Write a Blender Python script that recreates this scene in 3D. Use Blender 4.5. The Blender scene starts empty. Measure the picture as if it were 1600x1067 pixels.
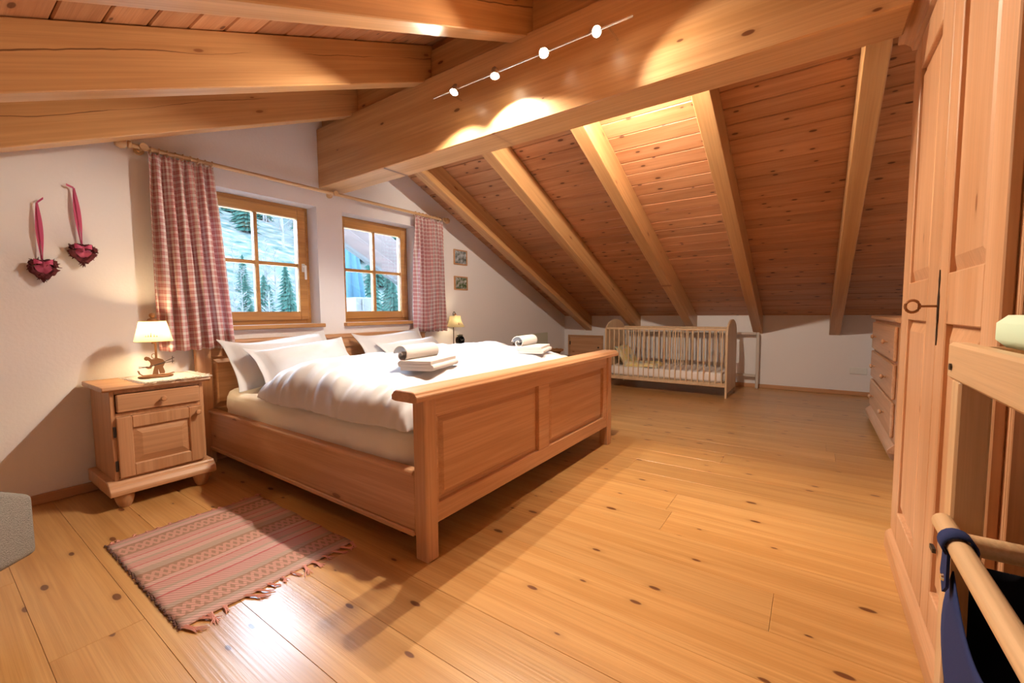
import bpy, bmesh, math, random
from mathutils import Vector, Matrix
random.seed(7)
S = bpy.context.scene
COL = S.collection

# ------------------------------------------------------------------ camera, world, exposure
yaw, pitch, roll = 0.956356, -0.0693887, -0.009454
fwd = Vector((math.cos(pitch)*math.sin(yaw), math.cos(pitch)*math.cos(yaw), math.sin(pitch)))
r0 = Vector((math.cos(yaw), -math.sin(yaw), 0)); u0 = r0.cross(fwd)
rt = math.cos(roll)*r0 + math.sin(roll)*u0; up = -math.sin(roll)*r0 + math.cos(roll)*u0
cd = bpy.data.cameras.new('camera'); cam = bpy.data.objects.new('camera', cd); COL.objects.link(cam)
cd.sensor_width = 36; cd.lens = 667.03*36/1600; cd.clip_start = 0.02; cd.clip_end = 300
cam.matrix_world = Matrix(((rt.x, up.x, -fwd.x, 0), (rt.y, up.y, -fwd.y, 0), (rt.z, up.z, -fwd.z, 1.03), (0, 0, 0, 1)))
S.camera = cam
W = bpy.data.worlds.new('sky'); S.world = W; W.use_nodes = True
bg = W.node_tree.nodes['Background']; bg.inputs[0].default_value = (0.62, 0.78, 1.0, 1); bg.inputs[1].default_value = 55.0
S.view_settings.view_transform = 'Standard'; S.view_settings.look = 'None'
S.view_settings.exposure = 0.45; S.view_settings.gamma = 1.0; S.view_settings.use_curve_mapping = False
S.cycles.max_bounces = 8; S.cycles.diffuse_bounces = 4; S.cycles.transparent_max_bounces = 12
S.cycles.sample_clamp_indirect = 6.0
def light(name, kind, loc, energy, color, parent=None, **kw):
    d = bpy.data.lights.new(name, kind); d.energy = energy; d.color = color
    for k, v in kw.items():
        if k not in ('aim', 'portal'): setattr(d, k, v)
    o = bpy.data.objects.new(name, d); COL.objects.link(o); o.location = loc
    if 'aim' in kw: o.rotation_euler = Vector(kw['aim']).to_track_quat('-Z', 'Y').to_euler()
    if parent: o.parent = parent
    return o
for xc in (1.62, 2.72):
    p = light('daylight_portal', 'AREA', (xc, 3.74, 1.44), 1, (1, 1, 1), aim=(0, -1, 0), shape='RECTANGLE', size=0.86, size_y=0.97)
    p.data.cycles.is_portal = True
WARM = (1.0, 0.86, 0.68)

# ------------------------------------------------------------------ materials
def mat(name):
    m = bpy.data.materials.new(name); m.use_nodes = True
    n = m.node_tree; return m, n.nodes, n.links, n.nodes['Principled BSDF']
def plain(name, col, rough=0.6, metal=0.0, spec=0.5, bump=0, bscale=200, sheen=0, var=0, vscale=6):
    m, N, L, b = mat(name)
    b.inputs['Base Color'].default_value = (*col, 1); b.inputs['Roughness'].default_value = rough
    b.inputs['Metallic'].default_value = metal; b.inputs['Specular IOR Level'].default_value = spec
    if sheen: b.inputs['Sheen Weight'].default_value = sheen
    t = N.new('ShaderNodeTexCoord')
    if var:
        nz = N.new('ShaderNodeTexNoise'); nz.inputs['Scale'].default_value = vscale; nz.inputs['Detail'].default_value = 4
        L.new(t.outputs['Object'], nz.inputs['Vector'])
        mx = N.new('ShaderNodeMix'); mx.data_type = 'RGBA'
        mx.inputs['A'].default_value = (*[c*(1-var) for c in col], 1); mx.inputs['B'].default_value = (*[min(1, c*(1+var)) for c in col], 1)
        L.new(nz.outputs['Fac'], mx.inputs['Factor']); L.new(mx.outputs['Result'], b.inputs['Base Color'])
    if bump:
        nz = N.new('ShaderNodeTexNoise'); nz.inputs['Scale'].default_value = bscale; nz.inputs['Detail'].default_value = 4
        L.new(t.outputs['Object'], nz.inputs['Vector'])
        bp = N.new('ShaderNodeBump'); bp.inputs['Strength'].default_value = bump; bp.inputs['Distance'].default_value = 0.01
        L.new(nz.outputs['Fac'], bp.inputs['Height']); L.new(bp.outputs['Normal'], b.inputs['Normal'])
    return m
def emit(name, col, strength):
    m, N, L, b = mat(name)
    b.inputs['Base Color'].default_value = (*col, 1); b.inputs['Emission Color'].default_value = (*col, 1); b.inputs['Emission Strength'].default_value = strength
    return m
def wood(name, c1, c2, ck, axis, rough=0.4, knots=(2.2, 5.0, 0.07, 0.55), flat=None, across=16, along=0.9, coat=0.0, tint=0.1, roty=0.0, crack=None):
    m, N, L, b = mat(name)
    tc = N.new('ShaderNodeTexCoord'); oi = N.new('ShaderNodeObjectInfo')
    ma = N.new('ShaderNodeVectorMath'); ma.operation = 'MULTIPLY_ADD'
    ma.inputs[1].default_value = (37.3, 51.7, 23.9)
    L.new(oi.outputs['Random'], ma.inputs[0])
    if roty:
        rm = N.new('ShaderNodeMapping'); rm.inputs['Rotation'].default_value = (0, roty, 0); L.new(tc.outputs['Object'], rm.inputs['Vector']); L.new(rm.outputs[0], ma.inputs[2])
    else: L.new(tc.outputs['Object'], ma.inputs[2])
    def mapped(sa, sc, fl=None):
        mp = N.new('ShaderNodeMapping'); sv = [sc]*3; sv['XYZ'.index(axis)] = sa
        if fl: sv['XYZ'.index(fl)] = 0.0
        mp.inputs['Scale'].default_value = sv; L.new(ma.outputs[0], mp.inputs['Vector']); return mp.outputs[0]
    def noise(vec, detail, dist=0.0, rg=0.6):
        z = N.new('ShaderNodeTexNoise'); z.inputs['Scale'].default_value = 1; z.inputs['Detail'].default_value = detail
        z.inputs['Roughness'].default_value = rg; z.inputs['Distortion'].default_value = dist; L.new(vec, z.inputs['Vector']); return z.outputs['Fac']
    def rng(val, a, b_, c, d):
        r = N.new('ShaderNodeMapRange'); r.interpolation_type = 'SMOOTHSTEP'
        for i, x in enumerate((a, b_, c, d)): r.inputs[i+1].default_value = x
        L.new(val, r.inputs[0]); return r.outputs[0]
    def mix(f, A, B, mode='MIX'):
        x = N.new('ShaderNodeMix'); x.data_type = 'RGBA'; x.blend_type = mode
        if isinstance(f, float): x.inputs['Factor'].default_value = f
        else: L.new(f, x.inputs['Factor'])
        for s, v in (('A', A), ('B', B)):
            if isinstance(v, tuple): x.inputs[s].default_value = (*v, 1)
            else: L.new(v, x.inputs[s])
        return x.outputs['Result']
    g1 = rng(noise(mapped(along, across), 4, 0.6), 0.35, 0.68, 0, 1)
    g2 = rng(noise(mapped(along*2.5, across*7), 3), 0.35, 0.7, 0, 1)
    col = mix(g1, c1, c2)
    mm = N.new('ShaderNodeMath'); mm.operation = 'MULTIPLY'; mm.inputs[1].default_value = 0.35; L.new(g2, mm.inputs[0])
    col = mix(mm.outputs[0], col, tuple(x*0.72 for x in c2))
    if knots:
        ka, kb, th, keep = knots
        v = N.new('ShaderNodeTexVoronoi'); v.inputs['Scale'].default_value = 1; v.voronoi_dimensions = '2D'
        sxyz = N.new('ShaderNodeSeparateXYZ'); L.new(mapped(ka, kb), sxyz.inputs[0]); cxyz = N.new('ShaderNodeCombineXYZ')
        keepax = [i for i in range(3) if 'XYZ'[i] != (flat or 'Y')]
        for j_, i_ in enumerate(keepax): L.new(sxyz.outputs[i_], cxyz.inputs[j_])
        L.new(cxyz.outputs[0], v.inputs['Vector'])
        sp = N.new('ShaderNodeSeparateColor'); L.new(v.outputs['Color'], sp.inputs[0])
        def kmask(a, b_):
            k = N.new('ShaderNodeMath'); k.operation = 'GREATER_THAN'; k.inputs[1].default_value = keep; L.new(sp.outputs[0], k.inputs[0])
            sz = N.new('ShaderNodeMath'); sz.operation = 'MULTIPLY_ADD'; sz.inputs[1].default_value = -0.06; L.new(sp.outputs[1], sz.inputs[0]); 
            L.new(v.outputs['Distance'], sz.inputs[2])
            ad = N.new('ShaderNodeMath'); ad.operation = 'ADD'; ad.inputs[1].default_value = 0.06*0.6; L.new(sz.outputs[0], ad.inputs[0])
            r = rng(ad.outputs[0], a, b_, 1, 0)
            q = N.new('ShaderNodeMath'); q.operation = 'MULTIPLY'; L.new(r, q.inputs[0]); L.new(k.outputs[0], q.inputs[1]); return q.outputs[0]
        halo = kmask(th*0.8, th*2.4); core = kmask(th*0.6, th)
        hm = N.new('ShaderNodeMath'); hm.operation = 'MULTIPLY'; hm.inputs[1].default_value = 0.45; L.new(halo, hm.inputs[0])
        col = mix(hm.outputs[0], col, tuple(x*0.8 for x in c2))
        cm = N.new('ShaderNodeMath'); cm.operation = 'MULTIPLY'; cm.inputs[1].default_value = 0.92; L.new(core, cm.inputs[0])
        col = mix(cm.outputs[0], col, ck)
    if crack:
        sp3 = N.new('ShaderNodeSeparateXYZ'); L.new(rm.outputs[0], sp3.inputs[0])
        def n1(sc, off):
            c3 = N.new('ShaderNodeVectorMath'); c3.operation = 'MULTIPLY_ADD'; c3.inputs[1].default_value = (sc, 0, 0); c3.inputs[2].default_value = (off, off, 0); L.new(rm.outputs[0], c3.inputs[0])
            ad_ = N.new('ShaderNodeVectorMath'); L.new(c3.outputs[0], ad_.inputs[0]); sc_ = N.new('ShaderNodeVectorMath'); sc_.operation = 'SCALE'; sc_.inputs[0].default_value = (0, 9, 5); L.new(oi.outputs['Random'], sc_.inputs['Scale']); L.new(sc_.outputs[0], ad_.inputs[1])
            return noise(ad_.outputs[0], 2)
        def mt(op, a_, b_):
            q_ = N.new('ShaderNodeMath'); q_.operation = op
            for i_, v_ in enumerate((a_, b_)):
                if isinstance(v_, (int, float)): q_.inputs[i_].default_value = v_
                else: L.new(v_, q_.inputs[i_])
            return q_.outputs[0]
        pos_ = mt('ADD', mt('ADD', crack, mt('MULTIPLY', mt('SUBTRACT', n1(1.1, 3), .5), .10)), mt('MULTIPLY', mt('SUBTRACT', n1(9, 7), .5), .012))
        dist_ = mt('ABSOLUTE', mt('SUBTRACT', sp3.outputs[2], pos_), 0)
        wid_ = mt('MULTIPLY', mt('MAXIMUM', mt('SUBTRACT', n1(1.6, 11), .40), 0), .013)
        col = mix(mt('MULTIPLY', mt('LESS_THAN', dist_, wid_), .85), col, (.13, .045, .015))
    if tint:
        t = N.new('ShaderNodeMapRange'); t.inputs[3].default_value = 1-tint; t.inputs[4].default_value = 1+tint; L.new(oi.outputs['Random'], t.inputs[0])
        cc = N.new('ShaderNodeVectorMath'); cc.operation = 'SCALE'; L.new(col, cc.inputs[0]); L.new(t.outputs[0], cc.inputs['Scale']); col = cc.outputs[0]
    L.new(col, b.inputs['Base Color'])
    b.inputs['Roughness'].default_value = rough
    if coat: b.inputs['Coat Weight'].default_value = coat; b.inputs['Coat Roughness'].default_value = 0.24
    bp = N.new('ShaderNodeBump'); bp.inputs['Strength'].default_value = 0.12; bp.inputs['Distance'].default_value = 0.002
    L.new(g2, bp.inputs['Height']); L.new(bp.outputs['Normal'], b.inputs['Normal'])
    return m
HON1, HON2, KN = (0.66, 0.39, 0.17), (0.52, 0.27, 0.095), (0.12, 0.035, 0.012)
FUR1, FUR2 = (0.63, 0.35, 0.19), (0.53, 0.27, 0.13)
M_floor = wood('floor_pine', (0.60, 0.335, 0.125), (0.49, 0.245, 0.075), KN, 'Y', 0.31, (3.0, 7.5, 0.075, 0.5), 'Z', 20, 0.7, coat=0.25, tint=0.08)
M_ceil = wood('ceiling_pine', (0.57, 0.275, 0.135), (0.44, 0.185, 0.08), (0.10, 0.028, 0.01), 'Y', 0.42, (4.2, 9.0, 0.10, 0.4), 'Z', 18, 0.9, tint=0.12)
M_raf = {sd: wood('rafter_wood', (0.62, 0.345, 0.15), (0.50, 0.25, 0.095), (0.26, 0.09, 0.03), 'X', 0.36, (2.2, 7.0, 0.07, 0.7), 'Y', 14, 0.5, tint=0.06, roty=-sd*math.atan(0.4345), crack=(.16 if sd < 0 else None)) for sd in (1, -1)}
M_by = wood('beam_wood_y', (0.64, 0.37, 0.17), (0.50, 0.26, 0.10), (0.14, 0.045, 0.015), 'Y', 0.36, (3.0, 7.5, 0.07, 0.6), 'X', 12, 0.5, tint=0.05)
M_fx = wood('furniture_pine_x', FUR1, FUR2, (0.22, 0.08, 0.03), 'X', 0.36, (2.0, 6.0, 0.05, 0.85), 'Y', 16, 0.8, tint=0.05)
M_fy = wood('furniture_pine_y', FUR1, FUR2, (0.22, 0.08, 0.03), 'Y', 0.36, (2.2, 7.0, 0.07, 0.6), 'X', 16, 0.8, tint=0.05)
M_fz = wood('furniture_pine_z', FUR1, FUR2, (0.22, 0.08, 0.03), 'Z', 0.36, (2.0, 6.0, 0.05, 0.85), 'Y', 16, 0.8, tint=0.05)
M_beech = wood('beech_x', (0.72, 0.47, 0.26), (0.63, 0.38, 0.19), KN, 'X', 0.35, None, None, 20, 1.0, tint=0.03)
M_beechz = wood('beech_z', (0.72, 0.47, 0.26), (0.63, 0.38, 0.19), KN, 'Z', 0.35, None, None, 20, 1.0, tint=0.03)
M_crib = wood('crib_beech', (0.74, 0.55, 0.36), (0.66, 0.46, 0.28), KN, 'Z', 0.45, None, None, 20, 1.0, tint=0.03)
M_sash = wood('window_larch', (0.56, 0.28, 0.09), (0.44, 0.20, 0.06), KN, 'X', 0.32, None, None, 18, 0.8, tint=0.06)
M_verge = wood('verge_brown', (0.028, 0.014, 0.011), (0.017, 0.009, 0.007), KN, 'X', 0.95, None, None, 18, 0.8, tint=0.1)
M_dark = wood('weathered_brown', (0.15, 0.075, 0.05), (0.09, 0.045, 0.03), KN, 'X', 0.6, None, None, 18, 0.8, tint=0.1)
M_wall = plain('white_plaster', (0.86, 0.83, 0.84), 0.9, bump=0.12, bscale=60, spec=0.2)
M_white = plain('white_cotton', (0.70, 0.70, 0.73), 0.9, bump=0.15, bscale=400, spec=0.1, sheen=0.2)
M_sheet = plain('ivory_sheet', (0.84, 0.80, 0.74), 0.85, spec=0.15)
M_towel = plain('towel_terry', (0.84, 0.80, 0.77), 1.0, bump=0.6, bscale=500, spec=0.05, sheen=0.4)
M_wplast = plain('white_plastic', (0.82, 0.82, 0.80), 0.35)
M_black = plain('black_metal', (0.02, 0.018, 0.018), 0.4)
M_iron = plain('dark_iron', (0.07, 0.055, 0.045), 0.45, 0.7)
M_rust = plain('rusty_metal', (0.28, 0.13, 0.055), 0.55, 0.4, var=0.4)
M_chrome = plain('chrome', (0.8, 0.8, 0.8), 0.2, 1.0)
M_grey = plain('grey_fabric', (0.34, 0.325, 0.30), 1.0, bump=0.9, bscale=260, spec=0.1, var=0.35, vscale=170)
M_navy = plain('navy_fabric', (0.025, 0.035, 0.11), 0.9, spec=0.15, bump=0.2, bscale=600)
M_blackf = plain('black_fabric', (0.006, 0.006, 0.010), 0.95, spec=0.1)
M_green = plain('pale_green_vinyl', (0.62, 0.76, 0.55), 0.45)
M_pink = plain('pink_ribbon', (0.52, 0.06, 0.17), 0.5, sheen=0.3)
M_pinkd = plain('pink_fabric', (0.42, 0.07, 0.14), 0.8)
M_twig = plain('maroon_twigs', (0.10, 0.015, 0.02), 0.9, var=0.5)
M_wick = plain('wicker', (0.30, 0.14, 0.05), 0.7, bump=0.8, bscale=120, var=0.4)
M_lace = plain('lace_cotton', (0.80, 0.74, 0.68), 0.95, bump=0.7, bscale=220, spec=0.1)
M_glassf = plain('pale_panel', (0.66, 0.68, 0.56), 0.5)
M_grout = plain('shadow_gap', (0.10, 0.05, 0.025), 0.9)

def m_glass():
    m, N, L, b = mat('window_glass'); N.remove(b)
    tr = N.new('ShaderNodeBsdfTransparent'); tr.inputs[0].default_value = (0.93, 0.97, 0.97, 1)
    gl = N.new('ShaderNodeBsdfGlossy'); gl.inputs['Roughness'].default_value = 0.0
    fr = N.new('ShaderNodeFresnel'); fr.inputs[0].default_value = 1.45
    mx = N.new('ShaderNodeMixShader'); L.new(fr.outputs[0], mx.inputs[0]); L.new(tr.outputs[0], mx.inputs[1]); L.new(gl.outputs[0], mx.inputs[2])
    L.new(mx.outputs[0], N['Material Output'].inputs[0]); return m
M_glass = m_glass()
def m_shade(name, col):
    m, N, L, b = mat(name); N.remove(b)
    d = N.new('ShaderNodeBsdfDiffuse'); d.inputs[0].default_value = (*col, 1)
    t = N.new('ShaderNodeBsdfTranslucent'); t.inputs[0].default_value = (*col, 1)
    mx = N.new('ShaderNodeMixShader'); mx.inputs[0].default_value = 0.55; L.new(d.outputs[0], mx.inputs[1]); L.new(t.outputs[0], mx.inputs[2])
    L.new(mx.outputs[0], N['Material Output'].inputs[0]); return m
M_shade = m_shade('lamp_shade_paper', (0.42, 0.34, 0.21))
def m_gingham(name, red, white, per, trans):
    m, N, L, b = mat(name); N.remove(b)
    uv = N.new('ShaderNodeUVMap'); uv.uv_map = 'UVMap'
    sx = N.new('ShaderNodeSeparateXYZ'); L.new(uv.outputs[0], sx.inputs[0])
    def mth(op, a, b_=None, c=None):
        x = N.new('ShaderNodeMath'); x.operation = op
        for i, v in enumerate((a, b_, c)):
            if v is None: continue
            if isinstance(v, (int, float)): x.inputs[i].default_value = v
            else: L.new(v, x.inputs[i])
        return x.outputs[0]
    def bands(c):
        f = mth('FRACT', mth('DIVIDE', c, per))
        wide = mth('LESS_THAN', mth('ABSOLUTE', mth('SUBTRACT', f, 0.5)), 0.26)
        f2 = mth('FRACT', mth('DIVIDE', c, per/2))
        thin = mth('LESS_THAN', mth('ABSOLUTE', mth('SUBTRACT', f2, 0.5)), 0.09)
        return mth('ADD', mth('MULTIPLY', wide, 0.5), mth('MULTIPLY', thin, 0.3))
    s = mth('MULTIPLY', mth('ADD', bands(sx.outputs[0]), bands(sx.outputs[1])), 0.62)
    s = mth('MINIMUM', s, 1.0)
    mx = N.new('ShaderNodeMix'); mx.data_type = 'RGBA'; mx.inputs['A'].default_value = (*white, 1); mx.inputs['B'].default_value = (*red, 1); L.new(s, mx.inputs['Factor'])
    d = N.new('ShaderNodeBsdfDiffuse'); t = N.new('ShaderNodeBsdfTranslucent'); L.new(mx.outputs['Result'], d.inputs[0]); L.new(mx.outputs['Result'], t.inputs[0])
    ms = N.new('ShaderNodeMixShader'); ms.inputs[0].default_value = trans; L.new(d.outputs[0], ms.inputs[1]); L.new(t.outputs[0], ms.inputs[2])
    L.new(ms.outputs[0], N['Material Output'].inputs[0]); return m
M_ging = m_gingham('red_check_cotton', (0.58, 0.075, 0.08), (0.93, 0.86, 0.83), 0.040, 0.35)
def m_rug():
    m, N, L, b = mat('woven_rug')
    tc = N.new('ShaderNodeTexCoord'); sx = N.new('ShaderNodeSeparateXYZ'); L.new(tc.outputs['Object'], sx.inputs[0])
    y = N.new('ShaderNodeMath'); y.operation = 'DIVIDE'; y.inputs[1].default_value = 0.89; L.new(sx.outputs[1], y.inputs[0])
    nz = N.new('ShaderNodeTexNoise'); nz.inputs['Scale'].default_value = 40; L.new(tc.outputs['Object'], nz.inputs['Vector'])
    ya = N.new('ShaderNodeMath'); ya.operation = 'MULTIPLY_ADD'; ya.inputs[1].default_value = 0.008; L.new(nz.outputs['Fac'], ya.inputs[0]); L.new(y.outputs[0], ya.inputs[2])
    cr = N.new('ShaderNodeValToRGB'); cr.color_ramp.interpolation = 'CONSTANT'; L.new(ya.outputs[0], cr.inputs[0])
    P, P2, BR, G, R_ = (0.74, 0.42, 0.37), (0.78, 0.50, 0.45), (0.50, 0.30, 0.22), (0.60, 0.44, 0.36), (0.68, 0.20, 0.20)
    seq = [(0, P2), (.04, G), (.07, BR), (.10, BR), (.135, BR), (.15, BR), (.17, G), (.20, P), (.28, R_), (.29, P2), (.33, G), (.35, P), (.40, R_), (.408, P2), (.44, BR), (.55, G),
           (.60, P2), (.64, R_), (.648, P), (.69, G), (.71, P2), (.75, R_), (.757, P), (.80, BR), (.92, P2), (.95, G), (.97, P)]
    e = cr.color_ramp.elements
    e[0].position = 0; e[0].color = (*seq[0][1], 1); e[1].position = seq[1][0]; e[1].color = (*seq[1][1], 1)
    for p, c in seq[2:31]:
        q = e.new(p); q.color = (*c, 1)
    br = N.new('ShaderNodeTexWave'); br.wave_type = 'BANDS'; br.bands_direction = 'DIAGONAL'; br.inputs['Scale'].default_value = 32; br.inputs['Distortion'].default_value = 1.5
    L.new(tc.outputs['Object'], br.inputs['Vector'])
    v2 = N.new('ShaderNodeTexWave'); v2.bands_direction = 'Y'; v2.inputs['Scale'].default_value = 70; L.new(tc.outputs['Object'], v2.inputs['Vector'])
    mx = N.new('ShaderNodeMix'); mx.data_type = 'RGBA'; mx.blend_type = 'MULTIPLY'; mx.inputs['Factor'].default_value = 0.28
    def mt(op, a, b_=None):
        x_ = N.new('ShaderNodeMath'); x_.operation = op
        for i_, v_ in enumerate((a, b_)):
            if v_ is None: continue
            if isinstance(v_, (int, float)): x_.inputs[i_].default_value = v_
            else: L.new(v_, x_.inputs[i_])
        return x_.outputs[0]
    dd = mt('DIVIDE', mt('SUBTRACT', mt('MODULO', mt('ADD', ya.outputs[0], .065), .37), .185), .042)
    zz = mt('SUBTRACT', mt('MULTIPLY', mt('ABSOLUTE', mt('SUBTRACT', mt('MULTIPLY', mt('FRACT', mt('DIVIDE', sx.outputs[0], .056)), 2), 1)), 2), 1)
    m1 = mt('LESS_THAN', mt('ABSOLUTE', mt('SUBTRACT', dd, zz)), .42); m2 = mt('LESS_THAN', mt('ABSOLUTE', mt('ADD', dd, zz)), .42)
    mk = mt('MULTIPLY', mt('MAXIMUM', m1, m2), mt('LESS_THAN', mt('ABSOLUTE', dd), 1.0))
    zx = N.new('ShaderNodeMix'); zx.data_type = 'RGBA'; L.new(mt('MULTIPLY', mk, .8), zx.inputs['Factor']); L.new(cr.outputs[0], zx.inputs['A']); zx.inputs['B'].default_value = (.80, .44, .36, 1)
    L.new(zx.outputs['Result'], mx.inputs['A']); L.new(br.outputs['Color'], mx.inputs['B']); L.new(mx.outputs['Result'], b.inputs['Base Color'])
    bp = N.new('ShaderNodeBump'); bp.inputs['Strength'].default_value = 0.7; bp.inputs['Distance'].default_value = 0.004
    L.new(v2.outputs['Fac'], bp.inputs['Height']); L.new(bp.outputs['Normal'], b.inputs['Normal'])
    b.inputs['Roughness'].default_value = 1; b.inputs['Specular IOR Level'].default_value = 0.1
    return m
M_rug = m_rug()
def m_photo(name, cols, scale):
    m, N, L, b = mat(name); tc = N.new('ShaderNodeTexCoord'); nz = N.new('ShaderNodeTexNoise'); nz.inputs['Scale'].default_value = scale; nz.inputs['Detail'].default_value = 5
    L.new(tc.outputs['Object'], nz.inputs['Vector']); cr = N.new('ShaderNodeValToRGB'); L.new(nz.outputs['Fac'], cr.inputs[0])
    e = cr.color_ramp.elements; e[0].position = 0.3; e[1].position = 0.72
    e[0].color = (*cols[0], 1); e[1].color = (*cols[-1], 1)
    for i, c in enumerate(cols[1:-1]): q = e.new(0.3+0.42*(i+1)/(len(cols)-1)); q.color = (*c, 1)
    L.new(cr.outputs[0], b.inputs['Base Color']); b.inputs['Roughness'].default_value = 0.3; return m
M_pic1 = m_photo('print_waterfall', [(0.03, 0.05, 0.03), (0.16, 0.19, 0.19), (0.4, 0.45, 0.5), (0.75, 0.8, 0.85)], 22)
M_pic2 = m_photo('print_stream', [(0.02, 0.04, 0.01), (0.08, 0.13, 0.04), (0.35, 0.36, 0.36), (0.8, 0.8, 0.82)], 26)
M_babyp = m_photo('nursery_print', [(0.30, 0.42, 0.50), (0.80, 0.74, 0.55), (0.82, 0.66, 0.22), (0.85, 0.8, 0.68)], 11)
M_hill = m_photo('pale_hillside', [(0.008, 0.014, 0.013), (0.016, 0.021, 0.020), (0.024, 0.025, 0.025), (0.042, 0.042, 0.042)], 1.6)
M_hill.node_tree.nodes['Principled BSDF'].inputs['Roughness'].default_value = 1; M_hill.node_tree.nodes['Principled BSDF'].inputs['Specular IOR Level'].default_value = 0
M_conif = plain('conifer_green', (0.0075, 0.0175, 0.0145), 0.95, var=0.6, spec=0.0)
M_bark = plain('pale_bark', (0.036, 0.0365, 0.0365), 0.95, spec=0.0, var=0.3)
M_blue = plain('blue_parasol_cloth', (0.013, 0.026, 0.036), 0.95, spec=0.0)
M_deck = plain('balcony_deck', (0.06, 0.05, 0.045), 0.8)
M_bulb = emit('halogen_bulb', (1.0, 0.85, 0.6), 60)
M_bulb2 = emit('lamp_bulb', (1.0, 0.8, 0.5), 12)

# ------------------------------------------------------------------ mesh helpers
class MB:
    def __init__(s): s.bm = bmesh.new()
    def box(s, x0, x1, y0, y1, z0, z1, bev=0.0):
        b = bmesh.new()
        vs = [b.verts.new((x, y, z)) for x in (x0, x1) for y in (y0, y1) for z in (z0, z1)]
        for f in ((0,1,3,2),(4,6,7,5),(0,4,5,1),(2,3,7,6),(0,2,6,4),(1,5,7,3)): b.faces.new([vs[i] for i in f])
        if bev: bmesh.ops.bevel(b, geom=b.edges[:], offset=bev, segments=1, affect='EDGES')
        s.merge(b); return s
    def merge(s, b):
        me = bpy.data.meshes.new('tmp'); b.to_mesh(me); b.free(); s.bm.from_mesh(me); bpy.data.meshes.remove(me)
    def prism(s, pts, axis, a, b_, bev=0.0):
        """pts: 2-D polygon; axis: extrusion axis ('x': pts are (y,z), 'y': (x,z), 'z': (x,y))"""
        q = bmesh.new()
        def P(p, t): return {'x': (t, p[0], p[1]), 'y': (p[0], t, p[1]), 'z': (p[0], p[1], t)}[axis]
        A = [q.verts.new(P(p, a)) for p in pts]; B = [q.verts.new(P(p, b_)) for p in pts]
        q.faces.new(A); q.faces.new(B[::-1]); n = len(pts)
        for i in range(n): q.faces.new((A[i], B[i], B[(i+1) % n], A[(i+1) % n]))
        bmesh.ops.recalc_face_normals(q, faces=q.faces[:])
        if bev: bmesh.ops.bevel(q, geom=q.edges[:], offset=bev, segments=1, affect='EDGES')
        s.merge(q); return s
    def lathe(s, prof, cx, cy, seg=20, axis='z', base=0.0):
        """prof: list of (r, h). axis z: revolve about vertical through (cx,cy); 'x'/'y': about that axis, (cx,cy) the other two coords"""
        q = bmesh.new(); rings = []
        for r, h in prof:
            ring = []
            for i in range(seg):
                a = 2*math.pi*i/seg; c, d = r*math.cos(a), r*math.sin(a)
                p = {'z': (cx+c, cy+d, base+h), 'y': (cx+c, base+h, cy+d), 'x': (base+h, cx+c, cy+d)}[axis]
                ring.append(q.verts.new(p))
            rings.append(ring)
        for A, B in zip(rings, rings[1:]):
            for i in range(seg): q.faces.new((A[i], A[(i+1) % seg], B[(i+1) % seg], B[i]))
        if prof[0][0] > 1e-6: q.faces.new(rings[0][::-1])
        if prof[-1][0] > 1e-6: q.faces.new(rings[-1])
        bmesh.ops.remove_doubles(q, verts=q.verts[:], dist=1e-6)
        bmesh.ops.recalc_face_normals(q, faces=q.faces[:]); s.merge(q); return s
    def tube(s, path, r, seg=8, closed=False):
        q = bmesh.new(); P = [Vector(p) for p in path]; n = len(P); rings = []
        R = r if isinstance(r, (list, tuple)) else [r]*n
        ref = Vector((0, 0, 1))
        for i in range(n):
            if closed: t = P[(i+1) % n]-P[i-1]
            else: t = P[min(i+1, n-1)]-P[max(i-1, 0)]
            t.normalize()
            rr = ref if abs(t.dot(ref)) < 0.95 else Vector((1, 0, 0))
            a = t.cross(rr).normalized(); b = t.cross(a)
            rings.append([q.verts.new(P[i]+R[i]*(a*math.cos(2*math.pi*k/seg)+b*math.sin(2*math.pi*k/seg))) for k in range(seg)])
        pairs = list(zip(rings, rings[1:]))+([(rings[-1], rings[0])] if closed else [])
        for A, B in pairs:
            for k in range(seg): q.faces.new((A[k], A[(k+1) % seg], B[(k+1) % seg], B[k]))
        if not closed: q.faces.new(rings[0][::-1]); q.faces.new(rings[-1])
        bmesh.ops.recalc_face_normals(q, faces=q.faces[:]); s.merge(q); return s
    def ball(s, c, r, sc=(1, 1, 1), u=12, v=8):
        q = bmesh.new(); bmesh.ops.create_uvsphere(q, u_segments=u, v_segments=v, radius=r)
        for w in q.verts: w.co = Vector((w.co.x*sc[0]+c[0], w.co.y*sc[1]+c[1], w.co.z*sc[2]+c[2]))
        s.merge(q); return s
    def raised(s, x0, x1, z0, z1, y, sg, w, d):
        """raised panel field on a Y-facing surface: bevelled frustum standing d proud of y"""
        q = bmesh.new()
        o = [q.verts.new((x, y, z)) for x, z in ((x0, z0), (x1, z0), (x1, z1), (x0, z1))]
        i = [q.verts.new((x, y+sg*d, z)) for x, z in ((x0+w, z0+w), (x1-w, z0+w), (x1-w, z1-w), (x0+w, z1-w))]
        q.faces.new(i); q.faces.new(o)
        for k in range(4): q.faces.new((o[k], o[(k+1) % 4], i[(k+1) % 4], i[k]))
        bmesh.ops.recalc_face_normals(q, faces=q.faces[:]); s.merge(q); return s
    def grid(s, nu, nv, fn, close_u=False):
        q = bmesh.new(); V = [[q.verts.new(fn(i/(nu-1), j/(nv-1))) for j in range(nv)] for i in range(nu)]
        for i in range(nu-1):
            for j in range(nv-1): q.faces.new((V[i][j], V[i+1][j], V[i+1][j+1], V[i][j+1]))
        s.merge(q); return s
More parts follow.
